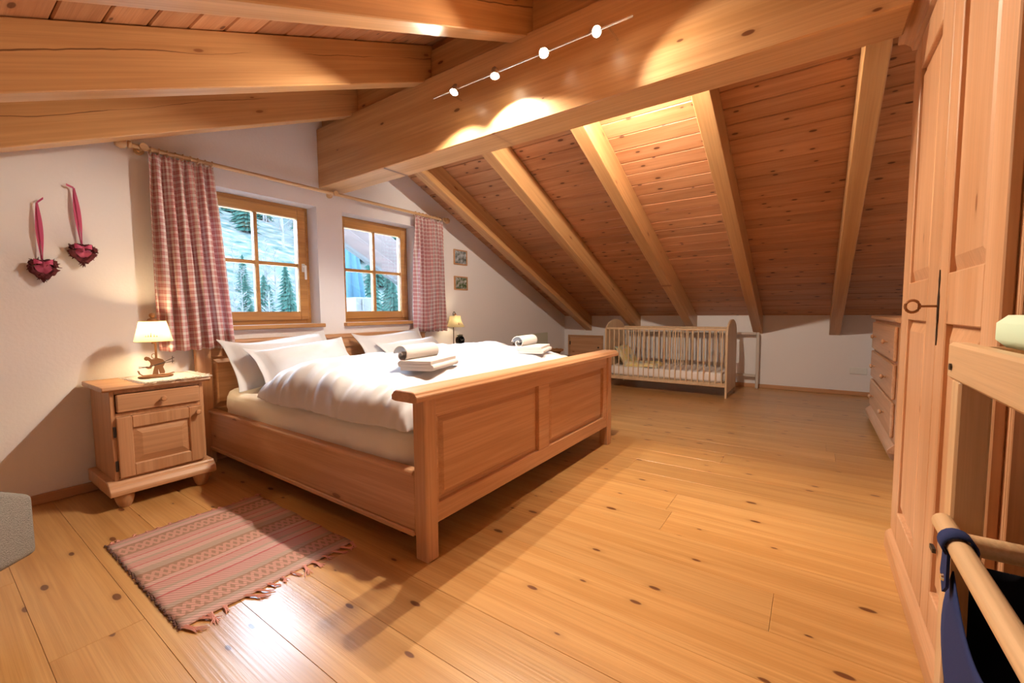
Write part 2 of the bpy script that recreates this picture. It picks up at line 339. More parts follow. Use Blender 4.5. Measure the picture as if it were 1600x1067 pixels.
def finish(name, mb, m, parent=None, origin=(0, 0, 0), smooth=False, ang=40):
    me = bpy.data.meshes.new(name); bmesh.ops.translate(mb.bm, verts=mb.bm.verts[:], vec=[-c for c in origin])
    mb.bm.to_mesh(me); mb.bm.free(); me.materials.append(m)
    if smooth:
        me.polygons.foreach_set('use_smooth', [True]*len(me.polygons)); me.set_sharp_from_angle(angle=math.radians(ang))
    o = bpy.data.objects.new(name, me); COL.objects.link(o)
    if parent: o.parent = parent
    return o
def tag(o, label, cat, group=None):
    o['label'] = label; o['category'] = cat
    if group: o['group'] = group
    return o
def thing(name, label, cat, loc, group=None):
    o = bpy.data.objects.new(name, None); COL.objects.link(o); o.location = loc; o.empty_display_size = 0.1
    return tag(o, label, cat, group)
def part(T, name, mb, m, smooth=False, label=None, sub=None, ang=40):
    """mesh given in world coordinates, parented to thing T (or to its part `sub`)"""
    o = finish(name, mb, m, sub or T, T.location, smooth, ang)
    if label: o['label'] = label
    return o
def solo(name, mb, m, label, cat, loc, group=None, smooth=False, ang=40):
    o = finish(name, mb, m, None, loc, smooth, ang); o.location = loc
    return tag(o, label, cat, group)
def struct(name, mb, m, loc=(0, 0, 0), parent=None, smooth=False):
    o = finish(name, mb, m, parent, loc, smooth); o['kind'] = 'structure'
    if not parent: o.location = loc
    return o
def copy_tree(o, parent=None, delta=None):
    c = o.copy(); COL.objects.link(c); c.parent = parent
    if delta: c.location = Vector(o.location)+Vector(delta)
    for ch in o.children: copy_tree(ch, c)
    return c
def box(*a, **k): return MB().box(*a, **k)

# ------------------------------------------------------------------ room shell
XL, XR, YB, YW, XRD, ZR, MS = -2.07, 6.45, -0.98, 3.45, 2.15, 2.82, 0.4345
TH = math.atan(MS); CT = math.cos(TH)
def zpl(x): return ZR-MS*abs(x-XRD)
floor = struct('floor', box(XL-.1, XR+.1, YB-.1, YW+.3, -0.12, -0.022), M_grout)
bw, fx = 0.225, 0.182
k0 = int((XL-fx)/bw)-1
known = {6: [0.085], 8: [0.56], 11: [0.97]}
fixed = {}
for k in range(k0, 30):
    xa, xb = max(fx+bw*k, XL), min(fx+bw*(k+1), XR)
    if xb-xa < 0.02: continue
    cuts = sorted(known.get(k, [random.uniform(-0.6, 3.2)]) + ([random.uniform(2.0, 3.2)] if k in known else []))
    ys = [YB]+cuts+[YW]
    for a, b in zip(ys, ys[1:]):
        if b-a < 0.03: continue
        o = finish('floorboard', box(xa+.0004, xb-.0004, a+.0004, b-.0004, -0.022, random.uniform(-0.0002, 0), bev=0.0009), M_floor, floor)
ceil = MB()
ceil.prism([(XL-.1, zpl(XL-.1)+.035), (XRD, ZR+.035), (XR+.1, zpl(XR+.1)+.035), (XR+.1, zpl(XR+.1)+.16), (XRD, ZR+.16), (XL-.1, zpl(XL-.1)+.16)], 'y', YB-.1, YW+.35)
ceiling = struct('ceiling', ceil, M_grout)
pw = 0.146
for side in (1, -1):
    L = ((XR-XRD) if side > 0 else (XRD-XL))/CT
    off = 0.0 if side > 0 else -0.079
    k = 0
    while off+pw*k < L:
        a, b = max(off+pw*k, 0), min(off+pw*(k+1), L); k += 1
        if b-a < 0.01: continue
        q = box(a+.002 if side > 0 else -b+.002, b-.002 if side > 0 else -a-.002, YB, YW, random.uniform(0, 0.0015), 0.022, bev=0.005)
        o = finish('ceiling_plank', q, M_ceil, ceiling); o.location = (XRD, 0, ZR); o.rotation_euler = (0, side*TH, 0)
# gable wall with two window openings
W1, W2, WZ = (1.19, 2.05), (2.29, 3.15), (0.948, 1.93)
g = MB()
def col(x0, x1, z0=0.0, z1=None):
    pts = [(x0, z0), (x1, z0)]
    if z1 is not None: pts += [(x1, z1), (x0, z1)]
    else:
        pts.append((x1, zpl(x1)+.03))
        if x0 < XRD < x1: pts.append((XRD, ZR+.03))
        pts.append((x0, zpl(x0)+.03))
    g.prism(pts, 'y', YW, YW+.30)
col(XL-.1, W1[0]); col(W1[1], W2[0]); col(W2[1], XR+.1)
for w in (W1, W2): col(w[0], w[1], 0, WZ[0]); col(w[0], w[1], WZ[1])
bmesh.ops.remove_doubles(g.bm, verts=g.bm.verts[:], dist=1e-5)
wall_left = struct('wall_left', g, M_wall)
struct('wall_back', box(XR, XR+.1, YB-.1, YW, 0, zpl(XR)+.03), M_wall)
struct('wall_front', box(XL-.1, XL, YB-.1, YW, 0, zpl(XL)+.03), M_wall)
q = MB(); q.prism([(XL, 0), (XR, 0), (XR, zpl(XR)+.03), (XRD, ZR+.03), (XL, zpl(XL)+.03)], 'y', YB-.1, YB)
struct('wall_right', q, M_wall)
struct('baseboard_left', box(XL, XR-.02, YW-.018, YW, 0, 0.055, bev=.004), M_fx)
struct('baseboard_back', box(XR-.018, XR, YB, YW-.02, 0, 0.05, bev=.004), M_fy)
# ridge beam, rafters, filler boards
BX0, BX1, BZ0, BZ1 = 2.076, 2.30, 2.083, 2.567
rb = MB().prism([(-0.25, BZ0), (YW, BZ0), (YW, BZ1), (YB, BZ1), (YB, 2.26), (-0.25, 2.26)], 'x', BX0, BX1, bev=.006)
solo('ridge_beam', rb, M_by, 'massive pine ridge beam running out from above the windows', 'beam', (2.19, 1.2, BZ0))
RY = [2.95, 2.145, 1.34, 0.535, -0.27]
ordn = ['nearest the window wall', 'second from the window wall', 'third from the window wall', 'fourth from the window wall', 'right beside the wardrobe crown']
for i, y in enumerate(RY):
    for side in (1, -1):
        dp = 0.24
        bx = BX1 if side > 0 else BX0
        xe = XR if side > 0 else XL
        pts = [(xe, zpl(xe)-.002), (XRD+side*.002, ZR-.004), (XRD+side*.002, BZ1+.001), (bx+side*.001, BZ1+.001), (bx+side*.001, zpl(bx)-dp), (xe, zpl(xe)-dp)]
        r = MB().prism(pts, 'y', y, y+.107, bev=.004)
        w = ordn[i] if not (side < 0 and i == 4) else 'last on the near end'
        if side < 0 and i == 3: w = 'fourth from the window wall, overhead'
        solo('rafter', r, M_raf[side], 'sloping pine rafter on the %s roof slope, %s' % ('right' if side > 0 else 'left', w), 'beam', (bx+side*.3, y+.05, zpl(bx)-.4), 'roof rafters')
ys = [YW]+[v for y in RY for v in (y+.107, y)]+[YB]
for a, b in zip(ys[0::2], ys[1::2]):
    if a-b > .05: finish('filler_board', box(2.13, 2.17, b+.001, a-.001, BZ1+.001, ZR-.05), M_by, ceiling)
# windows
def window(n, w, handle):
    x0, x1 = w; z0, z1 = WZ
    root = bpy.data.objects.new('window_%d' % n, None); COL.objects.link(root); root['kind'] = 'structure'; root.location = ((x0+x1)/2, 3.60, z0)
    root.empty_display_size = .1
    T = root
    y0, y1 = 3.595, 3.66
    f = MB(); t = .045
    f.box(x0, x0+t, y0, y1, z0, z1, bev=.003).box(x1-t, x1, y0, y1, z0, z1, bev=.003).box(x0+t, x1-t, y0, y1, z1-t, z1, bev=.003).box(x0+t, x1-t, y0, y1, z0, z0+t, bev=.003)
    part(T, 'frame', f, M_sash)
    s_ = MB(); a0, a1, b0, b1 = x0+t*.7, x1-t*.7, z0+t*.7, z1-t*.7; st = .07; ya, yb = 3.575, 3.64
    s_.box(a0, a0+st, ya, yb, b0, b1, bev=.005).box(a1-st, a1, ya, yb, b0, b1, bev=.005).box(a0+st, a1-st, ya, yb, b1-st, b1, bev=.005).box(a0+st, a1-st, ya, yb, b0, b0+st, bev=.005)
    sash = part(T, 'sash', s_, M_sash)
    xm, zm = (x0+x1)/2, (z0+z1)/2
    part(T, 'glazing_bar', box(xm-.013, xm+.013, ya+.01, yb-.005, b0+st, b1-st, bev=.003), M_sash)
    part(T, 'glazing_bar', box(a0+st, a1-st, ya+.012, yb-.007, zm-.013, zm+.013, bev=.003), M_sash)
    for p, r in ((a0+st, xm-.013), (xm+.013, a1-st)):
        for c, d in ((b0+st, zm-.013), (zm+.013, b1-st)):
            part(T, 'pane', box(p, r, 3.604, 3.608, c, d), M_glass)
    if handle:
        h = MB().box(a1-.05, a1-.02, 3.567, 3.575, 1.385, 1.455, bev=.004); ho = part(T, 'handle', h, M_wplast)
        h2 = MB().box(a1-.042, a1-.028, 3.535, 3.567, 1.425, 1.44, bev=.002).box(a1-.044, a1-.026, 3.53, 3.543, 1.32, 1.44, bev=.004)
        part(T, 'lever', h2, M_wplast, sub=ho)
    part(T, 'window_sill', box(x0-.02 if n == 2 else x0-.02, x1+.02, 3.405, 3.60, z0-.032, z0-.002, bev=.004), M_sash)
window(1, W1, True); window(2, W2, False)
# knee wall hatch
dT = bpy.data.objects.new('door_1', None); COL.objects.link(dT); dT['kind'] = 'structure'; dT.location = (XR, 3.07, 0.1)
f = MB(); Y0, Y1, Z0, Z1 = 2.75, 3.38, 0.07, 0.635
f.box(XR-.015, XR, Y0, Y0+.035, Z0, Z1, bev=.002).box(XR-.015, XR, Y1-.035, Y1, Z0, Z1, bev=.002).box(XR-.015, XR, Y0+.035, Y1-.035, Z1-.035, Z1, bev=.002).box(XR-.015, XR, Y0+.035, Y1-.035, Z0, Z0+.035, bev=.002)
part(dT, 'frame', f, M_fy)
part(dT, 'leaf', box(XR-.01, XR, Y0+.037, Y1-.037, Z0+.037, Z1-.037, bev=.002), M_fy)
part(dT, 'knob', MB().lathe([(.002, -.03), (.012, -.028), (.014, -.02), (.007, -.012), (.007, 0)], Y0+.075, .44, 12, 'x', XR-.01), M_iron, True)
part(dT, 'hinge', box(XR-.02, XR-.008, Y1-.045, Y1-.03, .47, .53), M_iron)
# wall sockets
T = thing('wall_socket', 'white double power socket on the low wall beside the dresser', 'socket', (XR-.01, -.46, .27))
part(T, 'plate', box(XR-.011, XR-.001, -.535, -.375, .255, .335, bev=.003), M_wplast)
for y in (-.495, -.415): part(T, 'insert', MB().lathe([(.026, -.004), (.026, 0), (.02, .002), (.02, .006)], y, .295, 16, 'x', XR-.012), M_wplast, True)

# ------------------------------------------------------------------ curtains and rod
T = thing('curtain_rod', 'long turned wooden curtain rod above both windows', 'curtain rod', (2.15, 3.365, 2.045))
part(T, 'rod', MB().lathe([(.014, .84), (.014, 3.49)], 3.365, 2.045, 14, 'x'), M_beech, True)
fin = [(.004, -.006), (.024, .0), (.033, .022), (.027, .044), (.012, .05), (.022, .056), (.022, .068), (.014, .074)]
part(T, 'finial', MB().lathe(fin, 3.365, 2.045, 14, 'x', .77), M_beech, True)
part(T, 'finial', MB().lathe([(r, -h) for r, h in fin], 3.365, 2.045, 14, 'x', 3.56), M_beech, True)
for x in (.895, 2.17, 3.475):
    part(T, 'bracket', MB().lathe([(.022, 3.335), (.02, 3.36), (.012, 3.37), (.012, 3.43), (.026, 3.435), (.026, 3.45)], x, 2.045, 12, 'y'), M_beech, True)
for x in [.93+i*.041 for i in range(9)]+[3.07+i*.05 for i in range(8)]:
    ring = [(x+.004*math.sin(a), 3.365+.021*math.cos(a), 2.041+.021*math.sin(a)) for a in [2*math.pi*i/14 for i in range(14)]]
    part(T, 'ring', MB().tube(ring, .0035, 6, closed=True), M_beech, True)
def curtain(label, x0t, x1t, x0b, x1b, zt, zb, folds, seed, flare):
    rnd = random.Random(seed); ph = [rnd.uniform(0, 6.28) for _ in range(4)]
    nu, nv = 130, 40
    loc = ((x0t+x1t)/2, 3.355, zt)
    me = bpy.data.meshes.new('curtain'); V = []; F = []; UV = []
    for j in range(nv):
        t = j/(nv-1); z = zt+(zb-zt)*t
        xa = x0t+(x0b-x0t)*t; xb = x1t+(x1b-x1t)*(t**flare)
        for i in range(nu):
            s = i/(nu-1)
            am = .016+.02*min(1, t*3)
            warp = s+.03*math.sin(3*s+ph[0]+t*2)
            y = 3.343+am*math.sin(2*math.pi*folds*warp+ph[1]+.5*math.sin(2.2*t+ph[2]))+.006*math.sin(2*math.pi*folds*2.3*s+ph[3]+3*t)
            x = xa+(xb-xa)*s+.008*math.cos(2*math.pi*folds*warp*2+ph[1])*min(1, .3+t)
            y = min(y, 3.379)
            if t < .05: y = 3.35+(y-3.35)*.6
            zz = z+(.004*math.sin(2*math.pi*folds*warp) if j == nv-1 else 0)+(.008*math.cos(2*math.pi*folds*2*s) if j == 0 else 0)
            V.append((x-loc[0], y-loc[1], zz-loc[2])); UV.append((s*(x1b-x0b)*2.1, z+.01*math.sin(6*s)))
    for j in range(nv-1):
        for i in range(nu-1): a = j*nu+i; F.append((a, a+1, a+nu+1, a+nu))
    me.from_pydata(V, [], F); ul = me.uv_layers.new(name='UVMap')
    for l in me.loops: ul.data[l.index].uv = UV[l.vertex_index]
    me.polygons.foreach_set('use_smooth', [True]*len(me.polygons)); me.materials.append(M_ging)
    o = bpy.data.objects.new('curtain', me); COL.objects.link(o); o.location = loc
    md = o.modifiers.new('thickness', 'SOLIDIFY'); md.thickness = .0015
    return tag(o, label, 'curtain', 'red checked curtains')
curtain('wide red and white checked curtain behind the skier lamp', .912, 1.265, .905, 1.345, 2.019, .80, 6.5, 1, 1.3)
curtain('red and white checked curtain beside the two small pictures', 3.05, 3.445, 3.025, 3.48, 2.017, .83, 7.5, 2, 1.0)

# ------------------------------------------------------------------ wall decorations
for lab, zt, zb, m, mp in (('small framed waterfall photo, the upper one of the pair', 1.765, 1.59, M_fx, M_pic1), ('small framed stream photo, the lower one of the pair', 1.455, 1.295, M_fx, M_pic2)):
    T = thing('picture_frame', lab, 'picture', (3.82, YW, zb), 'two small pictures beside the window')
    x0, x1 = 3.72, 3.95; f = MB(); w = .014
    f.box(x0, x0+w, YW-.018, YW, zb, zt, bev=.002).box(x1-w, x1, YW-.018, YW, zb, zt, bev=.002).box(x0+w, x1-w, YW-.018, YW, zb, zb+w, bev=.002).box(x0+w, x1-w, YW-.018, YW, zt-w, zt, bev=.002)
    part(T, 'frame', f, m); part(T, 'print', box(x0+w, x1-w, YW-.008, YW, zb+w, zt-w), mp)
def heart(label, cx, cz, zr, tx, seed):
    rnd = random.Random(seed); Y = 3.418
    T = thing('heart_wreath', label, 'heart decoration', (cx, YW, cz), 'twig hearts on the wall')
    P = []
    for i in range(36):
        a = 2*math.pi*i/36; P.append((cx+.0032*16*math.sin(a)**3*.92, Y, cz+.0033*(13*math.cos(a)-5*math.cos(2*a)-2*math.cos(3*a)-math.cos(4*a))))
    h = MB().tube(P, [.015+rnd.uniform(-.003, .004) for _ in P], 8, closed=True)
    for v in h.bm.verts: v.co += Vector((rnd.uniform(-1, 1), rnd.uniform(-1, .6), rnd.uniform(-1, 1)))*.0035
    for i in range(150):
        p = Vector(P[rnd.randrange(36)]); d = Vector((rnd.uniform(-1, 1), rnd.uniform(-1, .2), rnd.uniform(-1, 1))).normalized()
        h.tube([p+d*.008, p+d*rnd.uniform(.019, .027)], [.0028, .0012], 4)
    part(T, 'twig_ring', h, M_twig)
    def scrap(u, v):
        a = 2*math.pi*u; r = .034*v
        return (cx+r*math.sin(a)*1.0, Y-.012-.008*math.sin(3*a+seed)*v-.006*(1-v), cz+.006+r*math.cos(a)*(.75+.25*math.cos(2*a)))
    part(T, 'fabric_heart', MB().grid(25, 4, scrap), M_pinkd, True)
    for sg in (-1, 1):
        def loop(u, v, sg=sg): return (cx+sg*(.004+.032*u), Y-.02-.006*math.sin(3.1*u), cz+.032+(v-.5)*(.008+.022*u)+.006*u)
        part(T, 'bow_loop', MB().grid(6, 3, loop), M_pink, True)
    q = MB()
    for dx, ex, yy in ((-.007, -.012, 0), (.006, .010, -.004)):
        def rib(u, v, dx=dx, ex=ex, yy=yy):
            w = .016*(.35+.65*math.sin(math.pi*min(1, u*1.15+.05)))
            return (tx+(cx-tx)*u+dx*math.sin(math.pi*u)+(v-.5)*w, 3.432+yy-.006*math.sin(math.pi*u), zr+(cz+.03-zr)*u)
        q.grid(14, 3, rib)
    part(T, 'ribbon', q, M_pink, True)
    def tail(u, v): return (tx+(.025 if seed % 2 else -.03)*u, 3.432-.004*u, zr+(.028 if seed % 2 else .012)*u+(v-.5)*.012)
    part(T, 'ribbon_tail', MB().grid(4, 3, tail), M_pink, True)
heart('pink and maroon twig heart hanging lower, further left', .447, 1.285, 1.64, .445, 1)
heart('pink and maroon twig heart hanging higher, nearer the curtain', .607, 1.385, 1.75, .592, 2)

# ------------------------------------------------------------------ nightstands
def nightstand():
    T = thing('nightstand', 'pine nightstand with drawer and panelled door, under the skier lamp', 'nightstand', (.80, 3.22, 0), 'nightstands')
    yf, yb = 3.02, 3.42
    b = MB().box(.592, .612, yf, yb, .14, .628, bev=.002).box(.995, 1.015, yf, yb, .14, .628, bev=.002).box(.612, .995, yb-.012, yb, .14, .628).box(.612, .995, yf, yb-.012, .14, .155).box(.612, .995, yf, yf+.02, .488, .508).box(.612, .995, yf, yf+.02, .612, .628)
    part(T, 'body', b, M_fz)
    part(T, 'top', MB().prism([(2.985, .64), (2.992, .652), (3.0, .655), (3.425, .655), (3.425, .628), (3.005, .628)], 'x', .56, 1.048, bev=.003), M_fx)
    pl = MB().prism([(2.968, .075), (2.968, .098), (2.985, .125), (2.998, .132), (3.01, .145), (3.424, .145), (3.424, .075)], 'x', .558, 1.046, bev=.004)
    part(T, 'plinth', pl, M_fx)
    d = MB().box(.616, .992, yf-.016, yf+.02, .512, .608, bev=.005); dr = part(T, 'drawer', d, M_fx)
    kn = [(.006, 0), (.006, -.012), (.014, -.018), (.016, -.026), (.011, -.033), (.001, -.035)]
    part(T, 'knob', MB().lathe(kn, .812, .562, 14, 'y', yf-.016), M_fz, True, sub=dr)
    x0, x1, z0, z1 = .610, .998, .158, .486; w = .065; Y0, Y1 = yf-.018, yf+.006
    d = MB().box(x0, x0+w, Y0, Y1, z0, z1, bev=.004).box(x1-w, x1, Y0, Y1, z0, z1, bev=.004).box(x0+w, x1-w, Y0, Y1, z1-w, z1, bev=.004).box(x0+w, x1-w, Y0, Y1, z0, z0+w, bev=.004)
    do = part(T, 'door', d, M_fz)
    p = MB().box(x0+w, x1-w, Y0+.014, Y1, z0+w, z1-w).raised(x0+w+.004, x1-w-.004, z0+w+.004, z1-w-.004, Y0+.014, -1, .035, .011)
    part(T, 'door_panel', p, M_fx, sub=do)
    part(T, 'knob', MB().lathe(kn, .972, .452, 14, 'y', Y0), M_fz, True, sub=do)
    for z in (.225, .41): part(T, 'hinge', MB().lathe([(.006, -.028), (.006, .028)], .603, yf-.006, 8, 'z', z), M_iron, True, sub=do)
    for x in (.625, .98):
        for y in (3.02, 3.38):
            part(T, 'foot', MB().lathe([(.024, 0), (.034, .02), (.042, .052), (.044, .076)], x, y, 16), M_fz, True)
    return T
ns = nightstand()
ns2 = copy_tree(ns, None, (2.70, 0, 0)); ns2['label'] = 'pine nightstand on the far side of the bed, under the clock'
def runner(label, x0, x1, y0, y1, z, n, rot=0):
    rnd = random.Random(n); cx, cy = (x0+x1)/2, (y0+y1)/2
    T = thing('lace_runner', label, 'table runner', (cx, cy, z), 'runners on the nightstands')
    def cloth(u, v): return (x0+(x1-x0)*u+.004*math.sin(9*v), y0+(y1-y0)*v+.003*math.sin(11*u), z+.0025+.0012*math.sin(17*u+5*v))
    q = MB().grid(14, 8, cloth); o = part(T, 'cloth', q, M_lace, True)
    md = o.modifiers.new('thickness', 'SOLIDIFY'); md.thickness = .002
    f = MB()
    for i in range(320):
        e = rnd.choice((0, 1, 2, 2)); u = rnd.random()
        if e == 0: p = Vector((x0, y0+(y1-y0)*u, z)); d = Vector((-1, 0, 0))
        elif e == 1: p = Vector((x1, y0+(y1-y0)*u, z)); d = Vector((1, 0, 0))
        else: p = Vector((x0+(x1-x0)*u, y0, z)); d = Vector((0, -1, 0))
        d = (d+Vector((rnd.uniform(-.4, .4), rnd.uniform(-.4, .4), rnd.uniform(0, .25)))).normalized()*rnd.uniform(.014, .032)
        f.tube([p+Vector((0, 0, .003)), p+d*.6+Vector((0, 0, .004)), p+d+Vector((0, 0, .002))], .0016, 3)
    fo = part(T, 'fringe', f, M_lace); fo['kind'] = 'stuff'
    for i in range(6):
        part(T, 'red_motif', MB().lathe([(.001, .0), (.006, .001), (.001, .002)], x0+(x1-x0)*(.3+.12*i), y0+.035, 8, 'z', z+.005), M_pinkd)
runner('white fringed runner under the skier lamp', .735, 1.04, 2.997, 3.38, .655, 3)
runner('white fringed runner under the black alarm clock', 3.42, 3.72, 3.035, 3.38, .655, 4)

# ------------------------------------------------------------------ table lamps and clock
def table_lamp():
    cx, cy, zb = .846, 3.215, .660
    T = thing('table_lamp', 'lit table lamp with rusty metal skier on its base', 'lamp', (cx, cy, zb))
    b_ = MB().lathe([(.075, 0), (.082, .004), (.08, .010), (.06, .013)], 0, 0, 28)
    for v in b_.bm.verts: v.co = Vector((cx+v.co.x*1.05, cy+v.co.y*.6, zb+v.co.z))
    part(T, 'base', b_, M_rust, True)
    part(T, 'stem', MB().tube([(cx+.012, cy+.02, zb+.01), (cx+.012, cy+.02, zb+.2), (cx, cy, zb+.235)], .006, 8), M_rust, True)
    skp = [(345,612),(375,640),(440,630),(490,648),(515,680),(502,705),(488,728),(506,780),(500,800),(452,798),(436,740),(428,762),(420,802),(376,802),(384,770),(402,715),(386,700),(366,736),(335,740),(303,722),(318,711),(350,717),(364,690),(356,665),(338,648)]
    fig = MB().prism([(cx+(a-425)*.00046, zb+.012+(815-b)*.00056) for a, b in skp], 'y', cy-.028, cy-.024)
    hx_, hz_ = cx+(325-425)*.00046, zb+.012+(815-630)*.00056
    fig.prism([(hx_+.011*math.cos(t), hz_+.012*math.sin(t)) for t in [2*math.pi*k/14 for k in range(14)]]+[], 'y', cy-.0285, cy-.0235)
    fig.tube([(cx+(400+22*math.cos(t)-425)*.00046, cy-.026, zb+.012+(815-607+24*math.sin(t))*.00056) for t in [2*math.pi*k/14 for k in range(14)]], .002, 5, closed=True)
    part(T, 'skier_figure', fig, M_rust)
    for dy in (-.034, -.018):
        part(T, 'ski', MB().tube([(cx-.088, cy+dy, zb+.048), (cx-.082, cy+dy, zb+.03), (cx-.068, cy+dy, zb+.018), (cx-.04, cy+dy, zb+.014), (cx+.05, cy+dy, zb+.015), (cx+.082, cy+dy, zb+.022)], .0025, 6), M_rust, True)
    for dz in (0, .022):
        po = part(T, 'ski_pole', MB().tube([(cx-.085, cy-.03, zb+.070-dz*.3), (cx-.04, cy-.03, zb+.066), (cx+.03, cy-.03, zb+.082+dz*.2), (cx+.085, cy-.03, zb+.09+dz)], .0018, 6), M_iron, True)
        part(T, 'pole_basket', MB().tube([(cx+.075, cy-.03, zb+.078+dz), (cx+.077, cy-.03, zb+.1+dz)], .0018, 5), M_iron, sub=po)
    q = MB(); prof = [(.092, .215), (.064, .335)]
    for a, b in (prof, [(r-.0015, h) for r, h in prof]):
        def sh(u, v, a=a, b=b): return (cx+(a[0]+(b[0]-a[0])*v)*math.cos(2*math.pi*u), cy+(a[0]+(b[0]-a[0])*v)*math.sin(2*math.pi*u), zb+a[1]+(b[1]-a[1])*v)
        q.grid(33, 4, sh); break
    shd = part(T, 'shade', q, M_shade, True)
    for r, h in prof: part(T, 'shade_rim', MB().tube([(cx+r*math.cos(2*math.pi*i/32), cy+r*math.sin(2*math.pi*i/32), zb+h) for i in range(32)], .0015, 5, closed=True), M_rust, True, sub=shd)
    for k in range(5):
        a = math.radians(232+8*k+(2 if k > 2 else 0)); hgt = (.010, .014, .024, .014, .009)[k]; r = .086
        part(T, 'printed_motif', MB().tube([(cx+(r+.001)*math.cos(a), cy+(r+.001)*math.sin(a), zb+.244), (cx+(r-hgt*.23+.001)*math.cos(a), cy+(r-hgt*.23+.001)*math.sin(a), zb+.244+hgt)], [.004, .001], 5), M_rust, sub=shd)
    part(T, 'socket', MB().lathe([(.012, .2), (.012, .25)], cx, cy, 10, 'z', zb), M_rust, True)
    part(T, 'bulb', MB().ball((cx, cy, zb+.275), .018, (1, 1, 1.3)), M_bulb2, True)
    part(T, 'finial', MB().lathe([(.03, .335), (.022, .35), (.008, .354), (.014, .362), (.016, .372), (.010, .382), (.001, .384)], cx, cy, 14, 'z', zb), M_rust, True)
    light('table_lamp_light', 'POINT', (0, 0, .275), LAMP1, (1.0, 0.72, 0.38), T, shadow_soft_size=.025)
    return T
LAMP1, LAMP2 = 15.0, 4.0
table_lamp()
cx, cy, zb = 3.585, 3.315, .660
T = thing('table_lamp', 'small lit lamp with cream shade and hooked top, behind the alarm clock', 'lamp', (cx, cy, zb))
part(T, 'base', MB().lathe([(.055, 0), (.055, .008), (.02, .014)], cx, cy, 22, 'z', zb), M_iron, True)
hook = [(cx-.03, cy, zb+.01), (cx-.03, cy, zb+.34)]+[(cx-.015-.016*math.cos(a), cy, zb+.355+.02*math.sin(a)) for a in (.3, .8, 1.3, 1.8, 2.3, 2.8)]+[(cx+.002, cy, zb+.335)]
part(T, 'stem', MB().tube(hook, .005, 8), M_iron, True)
part(T, 'finial', MB().ball((cx+.004, cy, zb+.345), .014), M_rust, True)
q = MB(); q.grid(29, 5, lambda u, v: (cx+(.108-.046*v-.012*math.sin(math.pi*v))*math.cos(2*math.pi*u), cy+(.108-.046*v-.012*math.sin(math.pi*v))*math.sin(2*math.pi*u), zb+.205+.125*v))
sh2 = part(T, 'shade', q, M_shade, True)
part(T, 'printed_motif', MB().tube([(cx-.04, cy-.093, zb+.235), (cx-.038, cy-.084, zb+.262)], [.006, .001], 5), M_rust, sub=sh2)
part(T, 'bulb', MB().ball((cx, cy, zb+.265), .016, (1, 1, 1.3)), M_bulb2, True)
light('table_lamp_light', 'POINT', (0, 0, .265), LAMP2, (1.0, 0.8, 0.5), T, shadow_soft_size=.02)
cx, cy, zb = 3.50, 3.17, .660
T = thing('alarm_clock', 'round black alarm clock with twin bells', 'clock', (cx, cy, zb))
part(T, 'case', MB().lathe([(.046, -.02), (.05, -.024), (.05, .02), (.04, .026)], cx, zb+.062, 26, 'y', cy), M_black, True)
part(T, 'dial', MB().lathe([(.001, -.0215), (.044, -.0215)], cx, zb+.062, 26, 'y', cy), plain('dial_dark', (.05, .045, .06), .4))
for a, l in ((.5, .026), (2.4, .034)): part(T, 'hand', MB().tube([(cx, cy-.0235, zb+.062), (cx+l*math.sin(a-1.2), cy-.0235, zb+.062+l*math.cos(a-1.2))], .0016, 4), M_wplast)
for sg in (-1, 1):
    part(T, 'bell', MB().lathe([(.018, 0), (.015, .010), (.002, .016)], cx+sg*.026, cy, 14, 'z', zb+.112), M_iron, True)
    part(T, 'foot', MB().tube([(cx+sg*.026, cy, zb+.024), (cx+sg*.036, cy, zb+.001)], .005, 6), M_black)
part(T, 'hammer', MB().tube([(cx, cy, zb+.11), (cx, cy, zb+.132)], .004, 6), M_iron)

# ------------------------------------------------------------------ bed
T = thing('double_bed', 'wide pine double bed with panelled headboard and footboard', 'bed', (2.145, 2.35, 0))
bx0, bx1 = 1.173, 3.118; fy0, fy1 = 1.26, 1.33
fb = part(T, 'footboard', MB().box(bx0+.065, bx1-.065, 1.272, 1.312, .605, .682, bev=.003).box(bx0+.065, bx1-.065, 1.272, 1.312, .142, .226, bev=.003).box(2.066, 2.182, 1.272, 1.312, .226, .605, bev=.003)
          .box(bx0+.065, bx0+.085, 1.272, 1.312, .226, .605, bev=.002).box(bx1-.13, bx1-.065, 1.272, 1.312, .226, .605, bev=.002), M_fx)
part(T, 'cap_rail', MB().prism([(1.222, .686), (1.222, .706), (1.23, .712), (1.236, .722), (1.246, .726), (1.344, .726), (1.354, .722), (1.36, .712), (1.368, .706), (1.368, .686), (1.35, .682), (1.24, .682)], 'x', 1.098, 3.160, bev=.003), M_fx)
for a, b in ((bx0+.085, 2.066), (2.182, bx1-.13)):
    p = MB().box(a, b, 1.295, 1.306, .226, .605).raised(a+.014, b-.014, .240, .590, 1.295, -1, .024, .016)
    part(T, 'footboard_panel', p, M_fx, sub=fb)
for a in (bx0, bx1-.068):
    part(T, 'leg', MB().prism([(a+.006, fy0), (a+.062, fy0), (a+.068, fy0+.006), (a+.068, fy1), (a, fy1), (a, fy0+.006)], 'z', 0, .682, bev=.0025), M_fz)
